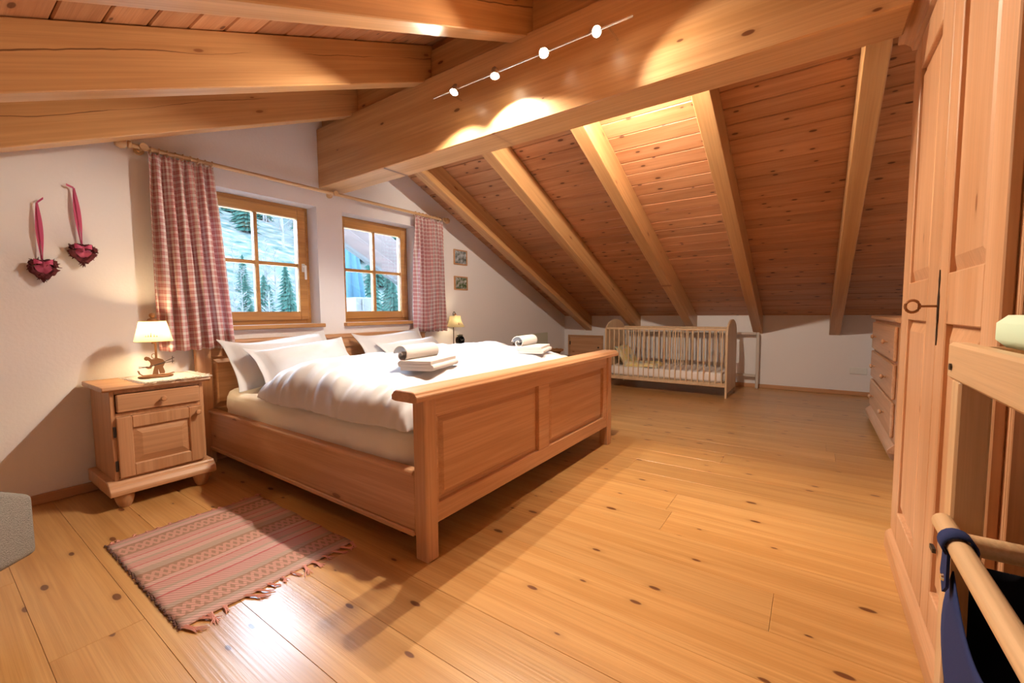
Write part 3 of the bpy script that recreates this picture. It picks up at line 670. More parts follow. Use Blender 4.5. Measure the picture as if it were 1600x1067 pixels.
for sg, xa in ((-1, bx0), (1, bx1-.028)):
    r = MB().box(xa, xa+.028, fy1+.001, 3.385, .098, .366, bev=.003)
    ro = part(T, 'side_rail', r, M_fy)
    xo = xa if sg < 0 else xa+.028
    part(T, 'rail_moulding', MB().prism([(xa-.012, .358), (xa-.012, .37), (xa-.004, .378), (xa+.032, .378), (xa+.04, .37), (xa+.04, .366), (xa, .36)], 'y', fy1+.001, 3.385, bev=.002), M_fy, sub=ro)
    xm = (xa-.012, xa) if sg < 0 else (xa+.028, xa+.04)
    part(T, 'rail_moulding', box(xm[0], xm[1], fy1+.001, 3.385, .098, .122, bev=.004), M_fy, sub=ro)
hb = part(T, 'headboard', MB().box(1.20, 3.10, 3.392, 3.43, .735, .815, bev=.003).box(1.20, 3.10, 3.392, 3.43, .30, .38, bev=.003).box(2.085, 2.205, 3.392, 3.43, .38, .735, bev=.003), M_fx)
for a, b in ((1.20, 2.085), (2.205, 3.10)):
    part(T, 'headboard_panel', MB().box(a, b, 3.412, 3.428, .38, .735).raised(a+.015, b-.015, .395, .72, 3.412, -1, .024, .016), M_fx, sub=hb)
part(T, 'cap_rail', MB().prism([(3.384, .819), (3.384, .838), (3.392, .85), (3.447, .85), (3.447, .815), (3.392, .815)], 'x', 1.085, 3.205, bev=.003), M_fx)
for a in (1.11, 3.10): part(T, 'leg', box(a, a+.09, 3.386, 3.43, 0, .815, bev=.004), M_fz)
part(T, 'slat_base', box(bx0+.028, bx1-.028, 1.335, 3.34, .285, .305), M_fy)
# mattress with a ruffled fitted sheet
def mattress(nm, label, x0, x1, y0, y1, z0, z1, m, cat, wave=.008, r=.05):
    q = MB(); cx, cy = (x0+x1)/2, (y0+y1)/2; hx, hy = (x1-x0)/2, (y1-y0)/2
    prof = [(0, z0), (.92, z0), (1, z0+r*.8), (1.005, (z0+z1)/2), (1, z1-r), (.985, z1-r*.35), (.96, z1), (.6, z1+.004), (0, z1+.006)]
    n = 120
    def fn(u, v):
        k = v*(len(prof)-1); i = min(int(k), len(prof)-2); t = k-i
        s = prof[i][0]*(1-t)+prof[i+1][0]*t; z = prof[i][1]*(1-t)+prof[i+1][1]*t
        a = 2*math.pi*u; c, d = math.cos(a), math.sin(a); e = 14
        rr = (abs(c)**e+abs(d)**e)**(-1/e)
        w = wave*math.sin(23*a+3*math.sin(5*a))*(1 if .3 < v < .85 else 0)
        ins = (1-s)
        xx = max(hx*rr*0, 1)*0
        X = c*rr*(hx-ins*min(hx, hy)); Y = d*rr*(hy-ins*min(hx, hy))
        if s < .5: X *= 1; Y *= 1
        return (cx+X*(1+w/hx), cy+Y*(1+w/hx*.2), z+(wave*.8*math.sin(17*a) if .55 < v < .8 else 0))
    q.grid(n+1, 25, fn); bmesh.ops.remove_doubles(q.bm, verts=q.bm.verts[:], dist=1e-5)
    return solo(nm, q, m, label, cat, (cx, cy, z0), None, True, 60)
mattress('mattress', 'thick mattress in an ivory fitted sheet on the double bed', bx0+.034, bx1-.034, 1.34, 3.335, .308, .515, M_sheet, 'mattress')
from mathutils import noise as NZ
def duvet(label, x0, x1, y0, y1, z0, H, seed):
    cx, cy, hx, hy = (x0+x1)/2, (y0+y1)/2, (x1-x0)/2, (y1-y0)/2
    def hgt(s, t):
        e = max(0, 1-abs(s)**7)**.5*max(0, 1-abs(t)**8)**.5
        ch = 1-.13*math.exp(-((((t*2.5+seed*.3) % 1)-.5)/.12)**2)*abs(s)**.7
        n = NZ.noise(Vector((s*2.2, t*3+seed, seed*1.7)))*.14+NZ.noise(Vector((s*5, t*11, seed)))*.05+NZ.noise(Vector((s*3, t*26, seed+4)))*.085*abs(s)**1.5
        slope = (1-(.24 if seed == 1 else .42)*max(0, (.25-t)/1.25)**1.4-.28*max(0, (t-.3)/.7)**2)*(1.04-.16*s*s)
        return H*(e*ch*slope+n*e**.45)
    def pos(s, t):
        k = 1-.05*max(0, abs(t)-.6)*2
        return cx+hx*s*k+(.012*math.sin(7*t+seed)+.016*NZ.noise(Vector((s*1.5, t*17, seed+7))))*abs(s)**3*(1 if s > 0 else 1), cy+hy*t+.014*math.sin(6*s+seed)*abs(t)**3
    q = MB(); n = 110
    def top(u, v):
        s, t = (1-math.cos(math.pi*u))-1, (1-math.cos(math.pi*v))-1
        x, y = pos(s, t); return (x, y, z0+.018*(1-max(abs(s), abs(t))**30)+hgt(s, t)+.004)
    def bot(u, v):
        s, t = (1-math.cos(math.pi*u))-1, (1-math.cos(math.pi*v))-1
        x, y = pos(s, t); ed = min(1, (1-abs(s))*hx/.04+0, (1-abs(t))*hy/.04)
        return (x, y, z0+.004*(1-ed))
    q.grid(n, n, top); q.grid(n, n, bot); bmesh.ops.remove_doubles(q.bm, verts=q.bm.verts[:], dist=5e-3*0+1e-4)
    bmesh.ops.recalc_face_normals(q.bm, faces=q.bm.faces[:])
    solo('duvet', q, M_white, label, 'duvet', (cx, cy, z0), 'white duvets on the double bed', True, 180)
    def zat(x, y): return z0+.022+hgt((x-cx)/hx, (y-cy)/hy)
    return zat
dzA = duvet('puffy white duvet on the near half of the bed', 1.168, 2.120, 1.375, 2.74, .523, .215, 1)
dzB = duvet('puffy white duvet on the far half of the bed', 2.170, 3.100, 1.375, 2.76, .523, .225, 2)
def pillow(label, c, w, h, th, lean, yaw_, seed, roll_=0.0):
    q = MB()
    def surf(sgn):
        def f(u, v):
            s, t = 2*u-1, 2*v-1
            fl = .88; a = max(0, 1-(abs(s)/fl)**2.4) if abs(s) < fl else 0; b = max(0, 1-(abs(t)/fl)**2.2) if abs(t) < fl else 0
            d = th/2*(a*b)**.42+.0025
            d *= 1+.12*NZ.noise(Vector((s*2.5, t*2.5, seed)))
            px = w/2*s*(1-.07*(1-t*t)); pz = h/2*t*(1-.15*(1-s*s))+.03*s*max(0,t)*(1-s*s)
            cur = .012*(abs(s)**4)*max(0, t)**3+.006*math.sin(5*s+3*t+seed)*max(abs(s), abs(t))**6
            droop = .02*NZ.noise(Vector((s*1.5, t*1.5, seed+9)))
            return (px, sgn*d+droop+cur, pz+.02*abs(s)**5*max(0, t)**2)
        return f
    q.grid(34, 26, surf(1)); q.grid(34, 26, surf(-1)); bmesh.ops.recalc_face_normals(q.bm, faces=q.bm.faces[:])
    R = Matrix.Rotation(yaw_, 4, 'Z') @ Matrix.Rotation(-lean, 4, 'X') @ Matrix.Rotation(roll_, 4, 'Y')
    bmesh.ops.transform(q.bm, matrix=R, verts=q.bm.verts[:])
    zmin = min(v.co.z for v in q.bm.verts)
    bmesh.ops.translate(q.bm, verts=q.bm.verts[:], vec=(c[0], c[1], c[2]-zmin))
    solo('pillow', q, M_white, label, 'pillow', (c[0], c[1], c[2]), 'white flanged pillows', True, 60)
pillow('white pillow leaning on the headboard, near half, rear one', (1.605, 3.165, .522), .80, .40, .22, .60, .02, 1, -.05)
pillow('white pillow with flange, near half, in front of another pillow', (1.67, 2.975, .522), .76, .36, .22, .72, .03, 2, -.05)
pillow('white pillow leaning on the headboard, far half, rear one', (2.66, 3.205, .522), .79, .39, .21, .58, .0, 3, -.03)
pillow('white pillow with flange, far half, in front of another pillow', (2.735, 3.02, .522), .74, .34, .21, .75, .03, 4, -.03)
# towels
def ribbon(path, th, y0, y1, n=3):
    P = [Vector((p[0], 0, p[1])) for p in path]; q = MB(); L_, R_ = [], []
    for i in range(len(P)):
        t = (P[min(i+1, len(P)-1)]-P[max(i-1, 0)]).normalized(); nrm = Vector((-t.z, 0, t.x)); L_.append(P[i]+nrm*th/2); R_.append(P[i]-nrm*th/2)
    return L_, R_
def towel(name, label, path, th, length, c, rz, tilt=0):
    L_, R_ = ribbon(path, th, 0, 0); loop = L_+R_[::-1]; q = bmesh.new(); rings = []
    for k in range(5):
        y = length*(k/4-.5); rings.append([q.verts.new((p.x, y, p.z)) for p in loop])
    n = len(loop); m = len(L_)
    for A, B in zip(rings, rings[1:]):
        for i in range(n): q.faces.new((A[i], A[(i+1) % n], B[(i+1) % n], B[i]))
    for R in (rings[0], rings[-1]):
        for i in range(m-1): q.faces.new((R[i], R[i+1], R[n-2-i], R[n-1-i]))
    bmesh.ops.recalc_face_normals(q, faces=q.faces[:])
    bmesh.ops.transform(q, matrix=Matrix.Rotation(rz, 4, 'Z') @ Matrix.Rotation(tilt, 4, 'Y'), verts=q.verts[:])
    zm = min(v.co.z for v in q.verts); b = MB(); b.merge(q); bmesh.ops.translate(b.bm, verts=b.bm.verts[:], vec=(c[0], c[1], c[2]-zm))
    return solo(name, b, M_towel, label, 'towel', c, 'white towels on the bed', True, 50)
roll_p = [((.004+.0052*a)*math.cos(a), (.004+.0052*a)*math.sin(a)) for a in [i*.3 for i in range(32)]]
def fold_p(w):
    p = []; g_ = .017
    for k in range(3):
        xs = [-w/2+w*i/8 for i in range(9)]
        if k % 2: xs = xs[::-1]
        p += [(x, k*g_) for x in xs]
        if k < 2:
            sx = 1 if k % 2 == 0 else -1
            p += [(sx*(w/2+g_/2*math.sin(a)), k*g_+g_/2-g_/2*math.cos(a)) for a in (.6, 1.2, 1.8, 2.4)]
    return p
for nm, X, Y, zf in (('near', 1.60, 1.70, dzA), ('far', 2.72, 1.74, dzB)):
    zt = zf(X, Y)
    towel('folded_towel', 'folded white towel under the rolled one, %s half of the bed' % nm, fold_p(.17), .0155, .30, (X, Y-.03, zt-.010), -1.25, 0)
    towel('rolled_towel', 'rolled white towel on the %s half of the bed' % nm, roll_p, .005, .27, (X-.01, Y+.045, zt+.034), -1.42, 0)

# ------------------------------------------------------------------ rug
T = thing('woven_rug', 'small pink and brown striped woven rug beside the bed', 'rug', (.455, 1.66, 0))
def rugf(u, v): return (.455+.64*u+.004*math.sin(25*v), 1.66+.89*v+.003*math.sin(14*u), .006+.0015*math.sin(9*u+4*v))
o = part(T, 'weave', MB().grid(30, 40, rugf), M_rug, True)
md = o.modifiers.new('thickness', 'SOLIDIFY'); md.thickness = .005
rnd = random.Random(5); f = MB()
for (yy, dy) in ((1.66, -1), (2.55, 1)):
    for i in range(15):
        x = .462+.625*i/14+rnd.uniform(-.012, .012); L_ = rnd.uniform(.035, .075) if dy < 0 else rnd.uniform(.012, .028); a0 = rnd.uniform(-.55, .7)
        for k in range(7):
            a = a0+rnd.uniform(-.22, .22); b_ = rnd.uniform(-.25, .25)
            f.tube([(x+rnd.uniform(-.008, .008), yy-dy*.006, .006), (x+.45*L_*a, yy+dy*L_*.5, .007), (x+L_*(a+b_), yy+dy*L_*rnd.uniform(.8, 1.1), .003)], [.0024, .002, .0012], 4)
fo = part(T, 'fringe', f, plain('rug_fringe', (.72, .36, .30), 1.0)); fo['kind'] = 'stuff'
e = MB()
for i in range(60): e.ball((.453+.003*math.sin(i*2.1), 1.665+.88*i/59, .006), .006, (.8, 1.3, .8), 6, 4)
part(T, 'dark_selvage', e, plain('rug_edge', (.12, .06, .05), 1.0))

# ------------------------------------------------------------------ grey footstool at the left edge
A = Vector((.229, 2.30)); d1 = Vector((-.479, -.878)); d2 = Vector((-.878, .479))
T = thing('upholstered_stool', 'grey upholstered seat on wooden legs by the left wall', 'stool', (A.x-.3, A.y-.1, 0))
cor = lambda s, t: A+d1*(.55*s)+d2*(.5*t)
b = bmesh.new(); P = []
for (s, t) in ((0, 0), (1, 0), (1, 1), (0, 1)):
    c = cor(s, t); P.append((b.verts.new((c.x, c.y, .165+.10*s)), b.verts.new((c.x, c.y, .388+.25*s))))
for i in range(4):
    a_, c_ = P[i], P[(i+1) % 4]; b.faces.new((a_[0], c_[0], c_[1], a_[1]))
b.faces.new([p[1] for p in P]); b.faces.new([p[0] for p in P][::-1])
bmesh.ops.bevel(b, geom=b.edges[:], offset=.025, segments=3, affect='EDGES', profile=.6)
bmesh.ops.recalc_face_normals(b, faces=b.faces[:]); q = MB(); q.merge(b)
part(T, 'seat', q, M_grey, True)
for s, t in ((.30, .12), (.92, .08), (.92, .9), (.1, .9)):
    c = cor(s, t); part(T, 'leg', MB().tube([(c.x, c.y, 0), (c.x, c.y, .172+.10*s)], [.014, .02], 10), M_fz, True)

# ------------------------------------------------------------------ crib
T = thing('baby_crib', 'beech baby crib with arched end panels against the low wall', 'crib', (5.78, 1.54, 0))
cx0, cx1, cy0, cy1 = 5.43, 6.13, .795, 2.295
for y in (cy0, cy1-.02):
    pts = [(cx0, 0), (cx0+.05, 0), (cx0+.05, .05), (cx1-.05, .05), (cx1-.05, 0), (cx1, 0), (cx1, .74)]
    pts += [((cx0+cx1)/2+.35*math.cos(a), .74+.175*math.sin(a)) for a in [math.pi*i/16 for i in range(1, 16)]]+[(cx0, .74)]
    part(T, 'end_panel', MB().prism(pts, 'y', y, y+.02, bev=.002), M_crib)
for x in (cx0+.006, cx1-.036):
    part(T, 'top_rail', box(x, x+.03, cy0+.02, cy1-.02, .785, .81, bev=.004), M_crib)
    part(T, 'bottom_rail', box(x, x+.03, cy0+.02, cy1-.02, .125, .155, bev=.004), M_crib)
    n = 22
    for i in range(n):
        y = cy0+.02+(cy1-cy0-.04)*(i+.6)/(n+.2)
        part(T, 'bar', MB().lathe([(.0075, .15), (.0075, .79)], x+.015, y, 8), M_crib, True)
part(T, 'base_board', box(cx0+.04, cx1-.04, cy0+.022, cy1-.022, .15, .165), M_crib)
mattress('crib_mattress', 'white mattress inside the baby crib', cx0+.045, cx1-.045, cy0+.03, cy1-.03, .167, .285, plain('crib_sheet', (.85, .80, .78), .9), 'mattress', .003, .03)
q = MB()
def cp(sgn):
    def f(u, v):
        s, t = 2*u-1, 2*v-1; d = .05*max(0, (1-s**4)*(1-t**4))**.6+.004
        return (cx0+.35+.27*s, 2.12-.10*t*0-sgn*d+.09*(-t)*-1*.9, .29+.13+.125*t+.01*math.sin(5*s))
    return f
q.grid(18, 12, cp(1)); q.grid(18, 12, cp(-1)); bmesh.ops.recalc_face_normals(q.bm, faces=q.bm.faces[:])
solo('crib_pillow', q, M_babyp, 'yellow patterned cushion propped in the end of the crib', 'cushion', (cx0+.35, 2.12, .29), None, True, 80)
q = MB(); q.grid(20, 14, lambda u, v: (cx0+.08+.36*u, 1.62+.46*v, .292+.055*(max(0, 1-(2*u-1)**6)*max(0, 1-(2*v-1)**6))**.5+.008*math.sin(9*u+7*v)))
o = solo('baby_blanket', q, M_babyp, 'yellow and blue baby blanket lying on the crib mattress', 'blanket', (cx0+.26, 1.85, .29), None, True, 80)
o.modifiers.new('thickness', 'SOLIDIFY').thickness = .006
T = thing('folded_guard_rail', 'pale folded frame standing behind the crib against the low wall', 'bed guard', (6.36, 1.3, 0))
M_guard = plain('pale_lacquer', (.62, .55, .50), .5)
for y in (.56, 2.3): part(T, 'upright', MB().box(6.34, 6.37, y, y+.035, 0, .735, bev=.006), M_guard)
for z in (.70, .15): part(T, 'cross_rail', box(6.342, 6.368, .596, 2.299, z, z+.035, bev=.005), M_guard)

# ------------------------------------------------------------------ low table with basket and vase beyond the bed
T = thing('low_table', 'low dark wooden side table beyond the far nightstand', 'table', (4.55, 3.0, 0))
part(T, 'tabletop', box(3.98, 5.1, 2.62, 3.40, .41, .445, bev=.005), M_dark)
for x in (4.02, 5.0):
    for y in (2.66, 3.30): part(T, 'leg', box(x, x+.06, y, y+.06, 0, .41, bev=.004), M_dark)
T = thing('wicker_basket', 'small brown wicker basket on the low table', 'basket', (4.80, 2.72, .446))
def bk(u, v):
    a = 2*math.pi*u; r = .07+.06*v+.004*math.sin(30*a)*math.sin(14*v); return (4.80+r*math.cos(a)*1.25, 2.755+r*math.sin(a), .446+.085*v)
q = MB().grid(61, 9, bk); o = part(T, 'body', q, M_wick, True); o.modifiers.new('thickness', 'SOLIDIFY').thickness = .008
part(T, 'bottom', MB().lathe([(.001, .0), (.07, .0), (.07, .01), (.001, .01)], 4.80, 2.755, 20, 'z', .446), M_wick)
part(T, 'rim', MB().tube([(4.80+.165*math.cos(a), 2.755+.132*math.sin(a), .531+.004*math.sin(12*a)) for a in [2*math.pi*i/36 for i in range(36)]], .011, 7, closed=True), M_wick, True)
T = thing('flower_vase', 'slim vase with a dried brown flower on the low table', 'vase', (4.62, 3.22, .446))
part(T, 'vase', MB().lathe([(.02, 0), (.028, .02), (.02, .06), (.01, .09), (.013, .1)], 4.62, 3.22, 14, 'z', .446), M_glassf, True)
part(T, 'stem', MB().tube([(4.62, 3.22, .5), (4.615, 3.22, .58), (4.63, 3.21, .63)], .003, 6), M_iron)
for p, r in (((4.63, 3.21, .64), .026), ((4.655, 3.21, .655), .018), ((4.60, 3.215, .605), .02)): part(T, 'blossom', MB().ball(p, r, (1.1, .8, .8), 8, 6), plain('dried_blossom', (.22, .17, .14), .9))
solo('wall_panel', box(5.02, 5.86, 3.438, 3.449, .44, .70, bev=.003), M_glassf, 'pale greenish panel on the wall behind the low table', 'panel', (5.44, 3.449, .44))

# ------------------------------------------------------------------ dresser
T = thing('dresser', 'pine chest of three wide drawers past the wardrobe', 'dresser', (4.5, -.7, 0))
dx0, dx1, dyf, dyb = 3.80, 5.20, -.475, -.94
part(T, 'body', MB().box(dx0, dx1, dyb, dyf, .10, .93, bev=.004), M_fz)
part(T, 'top', MB().prism([(dyb, .93), (dyf+.012, .93), (dyf+.03, .94), (dyf+.034, .955), (dyf+.025, .965), (dyb, .965)], 'x', dx0-.03, dx1+.03, bev=.003), M_fx)
part(T, 'plinth', MB().prism([(dyb, .05), (dyf+.04, .05), (dyf+.04, .075), (dyf+.02, .10), (dyf+.005, .115), (dyb, .115)], 'x', dx0-.035, dx1+.035, bev=.003), M_fx)
for x in (dx0+.03, dx1-.03):
    for y in (dyf-.01, dyb+.05): part(T, 'foot', MB().lathe([(.025, 0), (.04, .03), (.044, .051)], x, y, 14), M_fz, True)
for z0, z1 in ((.665, .905), (.405, .645), (.14, .38)):
    dr = part(T, 'drawer', MB().box(dx0+.05, dx1-.04, dyf, dyf+.022, z0, z1, bev=.007), M_fx)
    for x in (dx0+.36, dx1-.34): part(T, 'knob', MB().lathe([(.007, 0), (.007, .014), (.016, .02), (.018, .028), (.012, .036), (.001, .038)], x, (z0+z1)/2, 14, 'y', dyf+.022), M_fz, True, sub=dr)

# ------------------------------------------------------------------ wardrobe
T = thing('wardrobe', 'tall two-door pine wardrobe with key in the lock', 'wardrobe', (1.8, -.62, 0))
wx0, wx1, wyf, wyb = 1.215, 2.385, -.318, -.93
part(T, 'carcass', MB().box(wx0, wx1, wyb, wyf, .08, 2.06, bev=.004), M_fz)
part(T, 'plinth', MB().prism([(wyb, 0), (-.283, 0), (-.283, .06), (-.292, .075), (-.305, .085), (wyb, .085)], 'x', wx0-.012, wx1+.012, bev=.003), M_fx)
prof = [(0, 2.045), (.008, 2.045), (.012, 2.06), (.026, 2.066), (.03, 2.085), (.048, 2.11), (.066, 2.12), (.066, 2.145), (0, 2.145)]
q = bmesh.new(); rings = []
for (xx, yy, sx, sy) in ((wx0, wyb, -1, 0), (wx0, wyf, -1, 1), (wx1, wyf, 1, 1), (wx1, wyb, 1, 0)):
    rings.append([q.verts.new((xx+sx*o_, yy+sy*o_, z_)) for o_, z_ in prof])
for A_, B_ in zip(rings, rings[1:]):
    for i in range(len(prof)-1): q.faces.new((A_[i], A_[i+1], B_[i+1], B_[i]))
q.faces.new([r[-1] for r in rings]); bmesh.ops.recalc_face_normals(q, faces=q.faces[:]); b = MB(); b.merge(q)
part(T, 'crown_moulding', b, M_fx)
def wdoor(x0, x1, p0, p1):
    z0, z1 = .10, 2.035; Y0, Y1 = wyf, wyf+.02; zs = (.215, .985, 1.125, 1.915)
    d = MB().box(x0, p0, Y0, Y1, z0, z1, bev=.003).box(p1, x1, Y0, Y1, z0, z1, bev=.003)
    for a, c in ((z0, zs[0]), (zs[1], zs[2]), (zs[3], z1)): d.box(p0, p1, Y0, Y1, a, c, bev=.003)
    do = part(T, 'door', d, M_fz)
    for a, c in ((zs[0], zs[1]), (zs[2], zs[3])):
        part(T, 'door_panel', MB().box(p0, p1, Y0, Y0+.004, a, c).raised(p0+.006, p1-.006, a+.006, c-.006, Y0+.004, 1, .035, .012), M_fz, sub=do)
    return do
d1_ = wdoor(1.757, 2.372, 1.90, 2.235); d2_ = wdoor(1.235, 1.751, 1.345, 1.655)
part(T, 'lock_plate', MB().prism([(1.738, .92), (1.744, .95), (1.739, .98), (1.745, 1.0), (1.745, 1.06), (1.739, 1.08), (1.744, 1.11), (1.738, 1.14), (1.732, 1.11), (1.737, 1.08), (1.729, 1.06), (1.729, 1.0), (1.737, .98), (1.732, .95)], 'y', wyf+.020, wyf+.023), M_iron, sub=d2_)
ky = wyf+.023
k = part(T, 'key', MB().tube([(1.737, ky, 1.035), (1.737, ky+.038, 1.035)], .0035, 8).tube([(1.737, ky+.054+.016*math.cos(a), 1.035+.018*math.sin(a)) for a in [2*math.pi*i/18 for i in range(18)]], .004, 8, closed=True), M_rust, True, 'rusty iron key with ring bow', d2_)
part(T, 'lower_catch', box(1.60, 1.635, wyf+.02, wyf+.028, .352, .364), M_black, sub=d2_)
part(T, 'side_frame', MB().box(wx0-.008, wx0, wyf-.07, wyf, .085, 2.045, bev=.002).box(wx0-.008, wx0, wyb, wyb+.07, .085, 2.045, bev=.002).box(wx0-.008, wx0, wyb+.07, wyf-.07, 1.94, 2.045, bev=.002).box(wx0-.008, wx0, wyb+.07, wyf-.07, .085, .18, bev=.002), M_fz)

# ------------------------------------------------------------------ changing stand in the right foreground
T = thing('changing_stand', 'beech nursery stand with dowel rails at the right edge', 'changing table', (.75, -.42, 0))
sx0, sx1, sy0, sy1 = .42, 1.092, -.64, -.21
for x in (sx0, sx1-.048):
    for y in (sy0, sy1-.042): part(T, 'post', box(x, x+.048, y, y+.042, 0, .902, bev=.004), M_beechz)
part(T, 'apron', box(sx0-.005, sx1+.005, sy1-.022, sy1+.006, .902, .968, bev=.005), M_beech)
part(T, 'apron', box(sx0-.005, sx1+.005, sy0-.006, sy0+.022, .902, .968, bev=.005), M_beech)
for x in (sx0, sx1-.02): part(T, 'end_rail', box(x, x+.02, sy0+.022, sy1-.022, .905, .962, bev=.003), M_beech)
part(T, 'shelf_top', box(sx0+.02, sx1-.02, sy0+.022, sy1-.022, .93, .945), M_beech)
part(T, 'screw', MB().lathe([(.006, 0), (.006, .003)], 1.068, .925, 10, 'y', sy1+.006), M_iron)
for y in (sy1+.012, sy0-.012): part(T, 'dowel', MB().lathe([(.008, .38), (.015, .388), (.015, 1.030), (.008, 1.040)], y, .655, 14, 'x'), M_beech, True)
for x in (1.0, .45): part(T, 'cross_rail', MB().lathe([(.017, sy0+.003), (.017, sy1-.003)], x, .635, 12, 'y'), M_beech, True)
solo('changing_mat', MB().box(.46, .985, -.60, -.232, .9685, 1.018, bev=.012), M_green, 'pale green mat lying on top of the nursery stand', 'mat', (.72, -.42, .9685), None, True, 60)
T = thing('laundry_bag', 'navy fabric bag hanging from the dowel of the nursery stand', 'bag', (.68, -.3, .35))
def bagf(u, v):
    x = .935-.5*u; sag = .045*math.sin(math.pi*min(1, u*1.6))
    top = .612-sag; z = top+(.26-top)*v
    return (x+.055*math.sin(math.pi*min(1, v*1.35))*(1-u)**3+.02*v*(1-2*u), -.196+.012*math.sin(3*u+2*v)-.03*v, z)
o = part(T, 'front_cloth', MB().grid(24, 14, bagf), M_navy, True); o.modifiers.new('thickness', 'SOLIDIFY').thickness = .002
o = part(T, 'back_cloth', MB().grid(10, 8, lambda u, v: (.935-.5*u, -.60+.03*v, .62+(.26-.62)*v)), M_blackf, True); o.modifiers.new('thickness', 'SOLIDIFY').thickness = .002
o = part(T, 'end_cloth', MB().grid(8, 8, lambda u, v: (.945-.02*v, -.215-.38*u, .625+(.26-.625)*v)), M_blackf, True); o.modifiers.new('thickness', 'SOLIDIFY').thickness = .002
o = part(T, 'bottom_cloth', MB().grid(6, 6, lambda u, v: (.935-.5*u, -.215-.365*v, .262)), M_blackf, True); o.modifiers.new('thickness', 'SOLIDIFY').thickness = .002
for x in (.935, .50):
    st = MB().grid(3, 16, lambda u, v, x=x: (x-.017+.034*u, sy1+.012+.018*math.cos(math.pi*1.6*v-.95+math.pi*.1), .655+.018*math.sin(math.pi*1.6*v-.95+math.pi*.1)))
    so = part(T, 'strap', st, M_navy, True); so.modifiers.new('thickness', 'SOLIDIFY').thickness = .003
    tab = MB().prism([(x-.014, .645), (x+.014, .645), (x+.022, .600), (x+.004, .572), (x-.016, .59)], 'y', sy1+.022, sy1+.026)
    to = part(T, 'tab', tab, M_navy, sub=so)
    part(T, 'snap', MB().lathe([(.006, 0), (.005, .003), (.001, .004)], x, .598, 10, 'y', sy1+.026), M_chrome, True, sub=to)

# ------------------------------------------------------------------ spot lamps on the ridge beam
def spot_track(label, X, ZT, heads, y0, y1, side):
    T = thing('spotlight_track', label, 'spotlights', (X, (y0+y1)/2, ZT))
    part(T, 'track_rail', MB().lathe([(.006, y0), (.006, y1)], X, ZT, 10, 'y'), M_chrome, True)
    for y in (y0+.12, y1-.12):
        part(T, 'wall_mount', MB().tube([(X, y, ZT), (BX0 if side < 0 else BX1, y, ZT)], .006, 8), M_chrome, True)
    for (y, aim, en, size) in heads:
        a = Vector(aim).normalized(); c = Vector((X, y, ZT-.0))
        h = MB(); p0 = c-a*.035; p1 = c+a*.02
        h.tube([p0, c-a*.025, c, p1], [.010, .018, .024, .027], 14)
        ho = part(T, 'lamp_head', h, M_chrome, True)
        bl = part(T, 'bulb', MB().tube([p1+a*.0005, p1+a*.004], [.023, .020], 14), M_bulb, False, sub=ho)
        light('spot_light', 'SPOT', p1+a*.008-T.location, en, WARM, T, aim=aim, spot_size=math.radians(size), spot_blend=.35, shadow_soft_size=.018)
SP = 85
spot_track('row of four lit halogen spots along the ridge beam above the bed', 1.955, 2.343, [
    (1.775, (-.42, .05, -.90), SP*1.15, 140), (1.478, (-.22, -.15, -.95), SP*1.25, 135), (1.165, (-.70, -.45, -.55), SP*.6, 135), (.885, (-.50, -.72, -.48), SP*.5, 128)], .70, 1.95, -1)
spot_track('halogen spots on the far side of the ridge beam facing the crib', 2.42, 2.345, [(.98, (.85, .05, -.35), SP*1.7, 178)], .75, 1.25, 1)

# ------------------------------------------------------------------ outdoors
def hz(x, y):
    d = y-8
    return -3.0+.37*max(0, d)+.8*math.sin(x*.11+1)+.5*math.sin(y*.2+x*.05) if d > 0 else -3.0
q = MB().grid(40, 40, lambda u, v: (-30+150*u, 8+85*v, hz(-30+150*u, 8+85*v)))
o = finish('hillside', q, M_hill, None, (0, 0, 0), True, 180); o['kind'] = 'structure'
def conifer(x, y, h, seed):
    rnd = random.Random(seed); z = hz(x, y)-.2
    T = thing('conifer', 'green conifer on the hillside outside the windows', 'tree', (x, y, z), 'hillside conifers')
    part(T, 'trunk', MB().tube([(x, y, z), (x, y, z+h*.95)], [h*.018, h*.004], 6), M_bark)
    q = bmesh.new()
    for l in range(16):
        t = l/16; zz = z+h*(.08+.9*t); r = h*.19*(1-t)**.8+.04; n = 11
        c = q.verts.new((x, y, zz+h*.07)); ring = []
        for k in range(n*2):
            a = math.pi*k/n+rnd.uniform(-.1, .1); rr = r*(rnd.uniform(.85, 1.15) if k % 2 == 0 else rnd.uniform(.35, .5))
            ring.append(q.verts.new((x+rr*math.cos(a), y+rr*math.sin(a), zz-rr*.28+rnd.uniform(-.01, .01)*h)))
        for k in range(n*2): q.faces.new((c, ring[k], ring[(k+1) % (n*2)]))
    b = MB(); b.merge(q); part(T, 'foliage', b, M_conif); return T
def bare(x, y, h, seed):
    rnd = random.Random(seed); z = hz(x, y)-.2
    T = thing('bare_tree', 'pale leafless tree on the hillside outside the windows', 'tree', (x, y, z), 'leafless hillside trees')
    part(T, 'trunk', MB().tube([(x, y, z), (x+h*.01, y, z+h*.5), (x, y, z+h)], [h*.016, h*.011, h*.003], 6), M_bark)
    q = MB()
    for i in range(34):
        t = rnd.uniform(.22, .97); a = rnd.uniform(0, 6.28); L_ = h*.26*(1.1-t)+.04*h; p = Vector((x, y, z+h*t)); d = Vector((math.cos(a), math.sin(a), rnd.uniform(.5, 1.1)))
        m1 = p+d*L_*.5; q.tube([p, m1, p+d*L_+Vector((0, 0, .1*L_))], [h*.006*(1.1-t), h*.003, h*.001], 4)
        for _ in range(3): q.tube([m1, m1+Vector((rnd.uniform(-1, 1), rnd.uniform(-1, 1), rnd.uniform(.2, 1)))*L_*.35], [h*.002, h*.0007], 3)
    part(T, 'branches', q, M_bark); return T
rnd = random.Random(11)
placed = []
